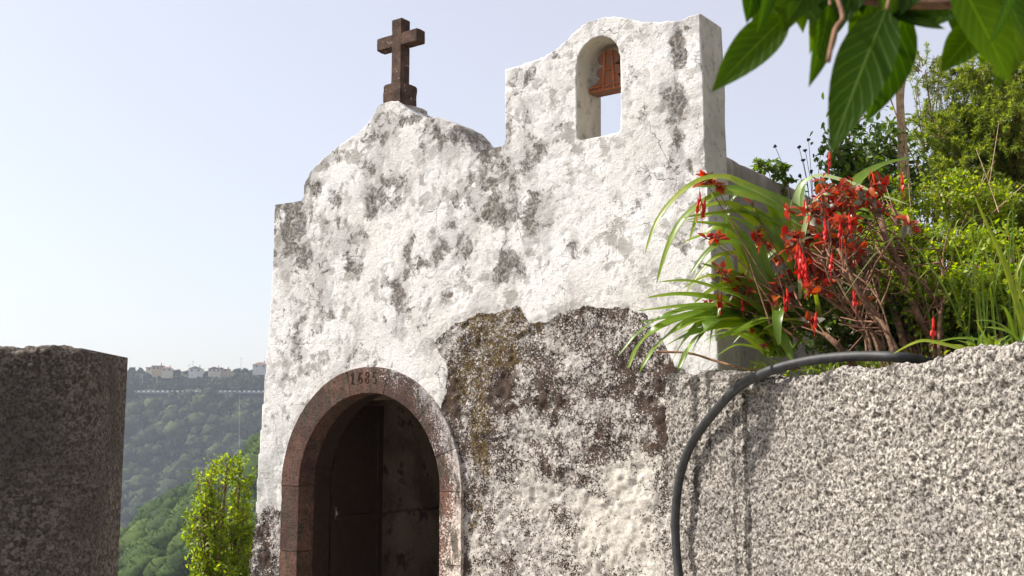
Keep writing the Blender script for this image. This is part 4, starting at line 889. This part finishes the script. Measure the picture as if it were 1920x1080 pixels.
# ridge houses, road parapet, poles
def house(x, y_base, Y, w, dep, hh, rz, wall, roof, label, gable=True, wins=3, flat=False):
    p = W(x, y_base, Y); e = empty('ridge_house', p, rz); tag(e, label, 'house', 'houses along the far ridge')
    w *= .85
    bm = bmesh.new(); box(bm, -w/2, w/2, -dep/2, dep/2, -4, hh); wl = frombm('wall', bm, M[wall], e)
    bm = bmesh.new()
    if flat: box(bm, -w/2-.3, w/2+.3, -dep/2-.3, dep/2+.3, hh, hh+.45)
    else:
        rh = w*.2; o = .5
        v = [bm.verts.new(q) for q in ((-w/2-o, -dep/2-o, hh), (w/2+o, -dep/2-o, hh), (w/2+o, dep/2+o, hh), (-w/2-o, dep/2+o, hh))]
        r_ = [bm.verts.new((0, -dep/2-o, hh+rh)), bm.verts.new((0, dep/2+o, hh+rh))] if gable else [bm.verts.new((-w*.15, 0, hh+rh)), bm.verts.new((w*.15, 0, hh+rh))]
        if gable:
            for f in ((v[0], v[1], r_[0]), (v[2], v[3], r_[1]), (v[0], r_[0], r_[1], v[3]), (v[1], v[2], r_[1], r_[0]), (v[3], v[2], v[1], v[0])): bm.faces.new(f)
        else:
            for f in ((v[0], v[1], r_[1], r_[0]), (v[1], v[2], r_[1]), (v[2], v[3], r_[0], r_[1]), (v[3], v[0], r_[0]), (v[3], v[2], v[1], v[0])): bm.faces.new(f)
    rf = frombm('roof', bm, M[roof], e)
    bm = bmesh.new(); box(bm, w*.2, w*.2+.7, .2, .9, hh, hh+w*.22+.9); frombm('chimney', bm, M[wall], rf)
    for k in range(wins):
        bm = bmesh.new(); xx = -w/2+w*(k+.5)/wins; box(bm, xx-.55, xx+.55, -dep/2-.06, -dep/2+.05, hh*.45, hh*.45+1.4); frombm('window', bm, M['window'], e)
    return e
house(297, 697, 792, 9, 8, 3.7, .2, 'orange', 'roof', 'ochre house at the left end of the ridge row', wins=3, flat=True)
house(314, 699, 786, 8, 7, 2.9, .15, 'cream', 'roof', 'low cream house beside the ochre ridge house', wins=2, gable=False)
house(281, 697, 798, 5, 6, 2.6, .1, 'cream', 'roof', 'small cream hut left of the ochre ridge house', wins=1, flat=True)
house(368, 701, 790, 11, 9, 3.4, .1, 'white', 'roofgrey', 'white gabled house with grey roof on the ridge', wins=2)
house(404, 701, 792, 10, 9, 3.2, .05, 'cream', 'roof', 'cream gabled house with brown roof, right of white house', wins=3)
house(424, 699, 796, 6, 6, 2.1, .0, 'orange', 'roof', 'little low annex right of the cream gabled house', wins=1, flat=True)
house(489, 693, 780, 12, 9, 3.2, .1, 'white', 'roof', 'red-roofed house on the ridge against the chapel edge', wins=2, gable=False)
# road along the slope with whitewashed parapet blocks
yr = 766; bm = bmesh.new()
for i in range(40):
    x0_ = -330+i*7; x1 = x0_+7; v = [bm.verts.new(q) for q in ((x0_, yr-4, 32.3), (x1, yr-4, 32.3), (x1, yr+6, 32.6), (x0_, yr+6, 32.6))]; bm.faces.new(v)
bmesh.ops.remove_doubles(bm, verts=bm.verts, dist=.01); tag(frombm('road', bm, M['asphalt']), 'road cut along the far valley side', None, None, 'structure')
pb = Vector((-230, yr-4.5, 31.4)); r = thing('road_parapet', pb, 'white broken parapet along the far valley road', 'parapet')
bm = bmesh.new(); box(bm, -100, 70, -.2, .2, 0, 1.0); frombm('kerb_wall', bm, M['pole'], r)
bm = bmesh.new(); x = -100
while x < 70: box(bm, x, x+1.6, -.32, .32, 1.0, 2.0); x += 3.3
o = frombm('blocks', bm, M['parapet'], r); o['kind'] = 'stuff'
def pole(x, y0_, y1, Y, r_, arms=True):
    b = W(x, y0_, Y); t = W(x, y1, Y); e = empty('utility_pole', b); a = Geo(b); a.tube([b-Vector((0, 0, 2)), t], [r_, r_*.7], 6); a.build('shaft', M['pole'], e)
    if arms:
        a = Geo(b); q = t-Vector((0, 0, .8)); a.tube([q-Vector((.9, 0, 0)), q+Vector((.9, 0, 0))], r_*.6, 5); a.build('crossarm', M['pole'], e)
    return e
for x, y0_, y1, lab in [(267, 728, 700, 'thin utility pole above the road, nearest the gate pillar'), (294, 728, 706, 'utility pole above road under ochre house'), (355, 700, 682, 'short mast left of the white gabled house'), (398, 728, 700, 'utility pole above road under cream gabled house'), (362, 690, 676, 'roof mast over the white gabled house'), (452, 692, 670, 'tall thin mast on the ridge right of the houses')]:
    tag(pole(x, y0_, y1, 775, .16), lab, 'pole', 'poles along the far ridge')
tag(pole(449, 835, 742, 700, .10), 'tall slender power pylon standing among the hazy trees', 'pylon')

# ------------------------------------------------------------------ haze
bm = bmesh.new(); box(bm, -1600, 1600, -60, 1120, -135, 80)
m = NT('valley_haze'); vp = m.n('ShaderNodeVolumePrincipled'); vp.inputs['Color'].default_value = (.72, .80, .95, 1); vp.inputs['Density'].default_value = (.00027); vp.inputs['Anisotropy'].default_value = .2
m.t.links.new(vp.outputs[0], m.out.inputs['Volume'])
hz = frombm('haze', bm, m.m); tag(hz, 'thin blue haze filling the valley', None, None, 'stuff')

# ------------------------------------------------------------------ light and camera
sdir = Vector((-.99, .14, 0)).normalized(); EL = radians(46)
S = Vector((sdir.x*cos(EL), sdir.y*cos(EL), sin(EL)))
sl_ = bpy.data.lights.new('sun', 'SUN'); sl_.energy = 4.8; sl_.angle = radians(.6); sl_.color = (1, .955, .88)
so = bpy.data.objects.new('sun', sl_); C.objects.link(so); so.rotation_euler = S.to_track_quat('Z', 'Y').to_euler()
w = bpy.data.worlds.new('World'); sc.world = w; w.use_nodes = True; nt = w.node_tree; bg = nt.nodes['Background']
sky = nt.nodes.new('ShaderNodeTexSky'); sky.sky_type = 'NISHITA'; sky.sun_disc = False; sky.sun_elevation = EL; sky.sun_rotation = math.atan2(S.x, S.y)
sky.air_density = 1.0; sky.dust_density = 3.0; sky.ozone_density = 3.0; sky.altitude = 300
vl = nt.nodes.new('ShaderNodeMix'); vl.data_type = 'RGBA'; vl.inputs[0].default_value = .46; vl.inputs[7].default_value = (4.75, 4.2, 3.75, 1); nt.links.new(sky.outputs[0], vl.inputs[6]); nt.links.new(vl.outputs[2], bg.inputs[0]); bg.inputs[1].default_value = .14
cam = bpy.data.cameras.new('camera'); co_ = bpy.data.objects.new('camera', cam); C.objects.link(co_); sc.camera = co_
co_.location = (0, 0, EZ); co_.rotation_euler = (radians(90)+TH, 0, 0); cam.sensor_width = 36; cam.lens = F/1920*36; cam.clip_end = 6000; cam.clip_start = .05
cam.dof.use_dof = True; cam.dof.focus_distance = 7.2; cam.dof.aperture_fstop = 8.4
sc.view_settings.view_transform = 'Standard'; sc.view_settings.look = 'None'; sc.view_settings.exposure = .72; sc.view_settings.gamma = 1
sc.cycles.max_bounces = 8; sc.cycles.transparent_max_bounces = 8; sc.cycles.volume_bounces = 0
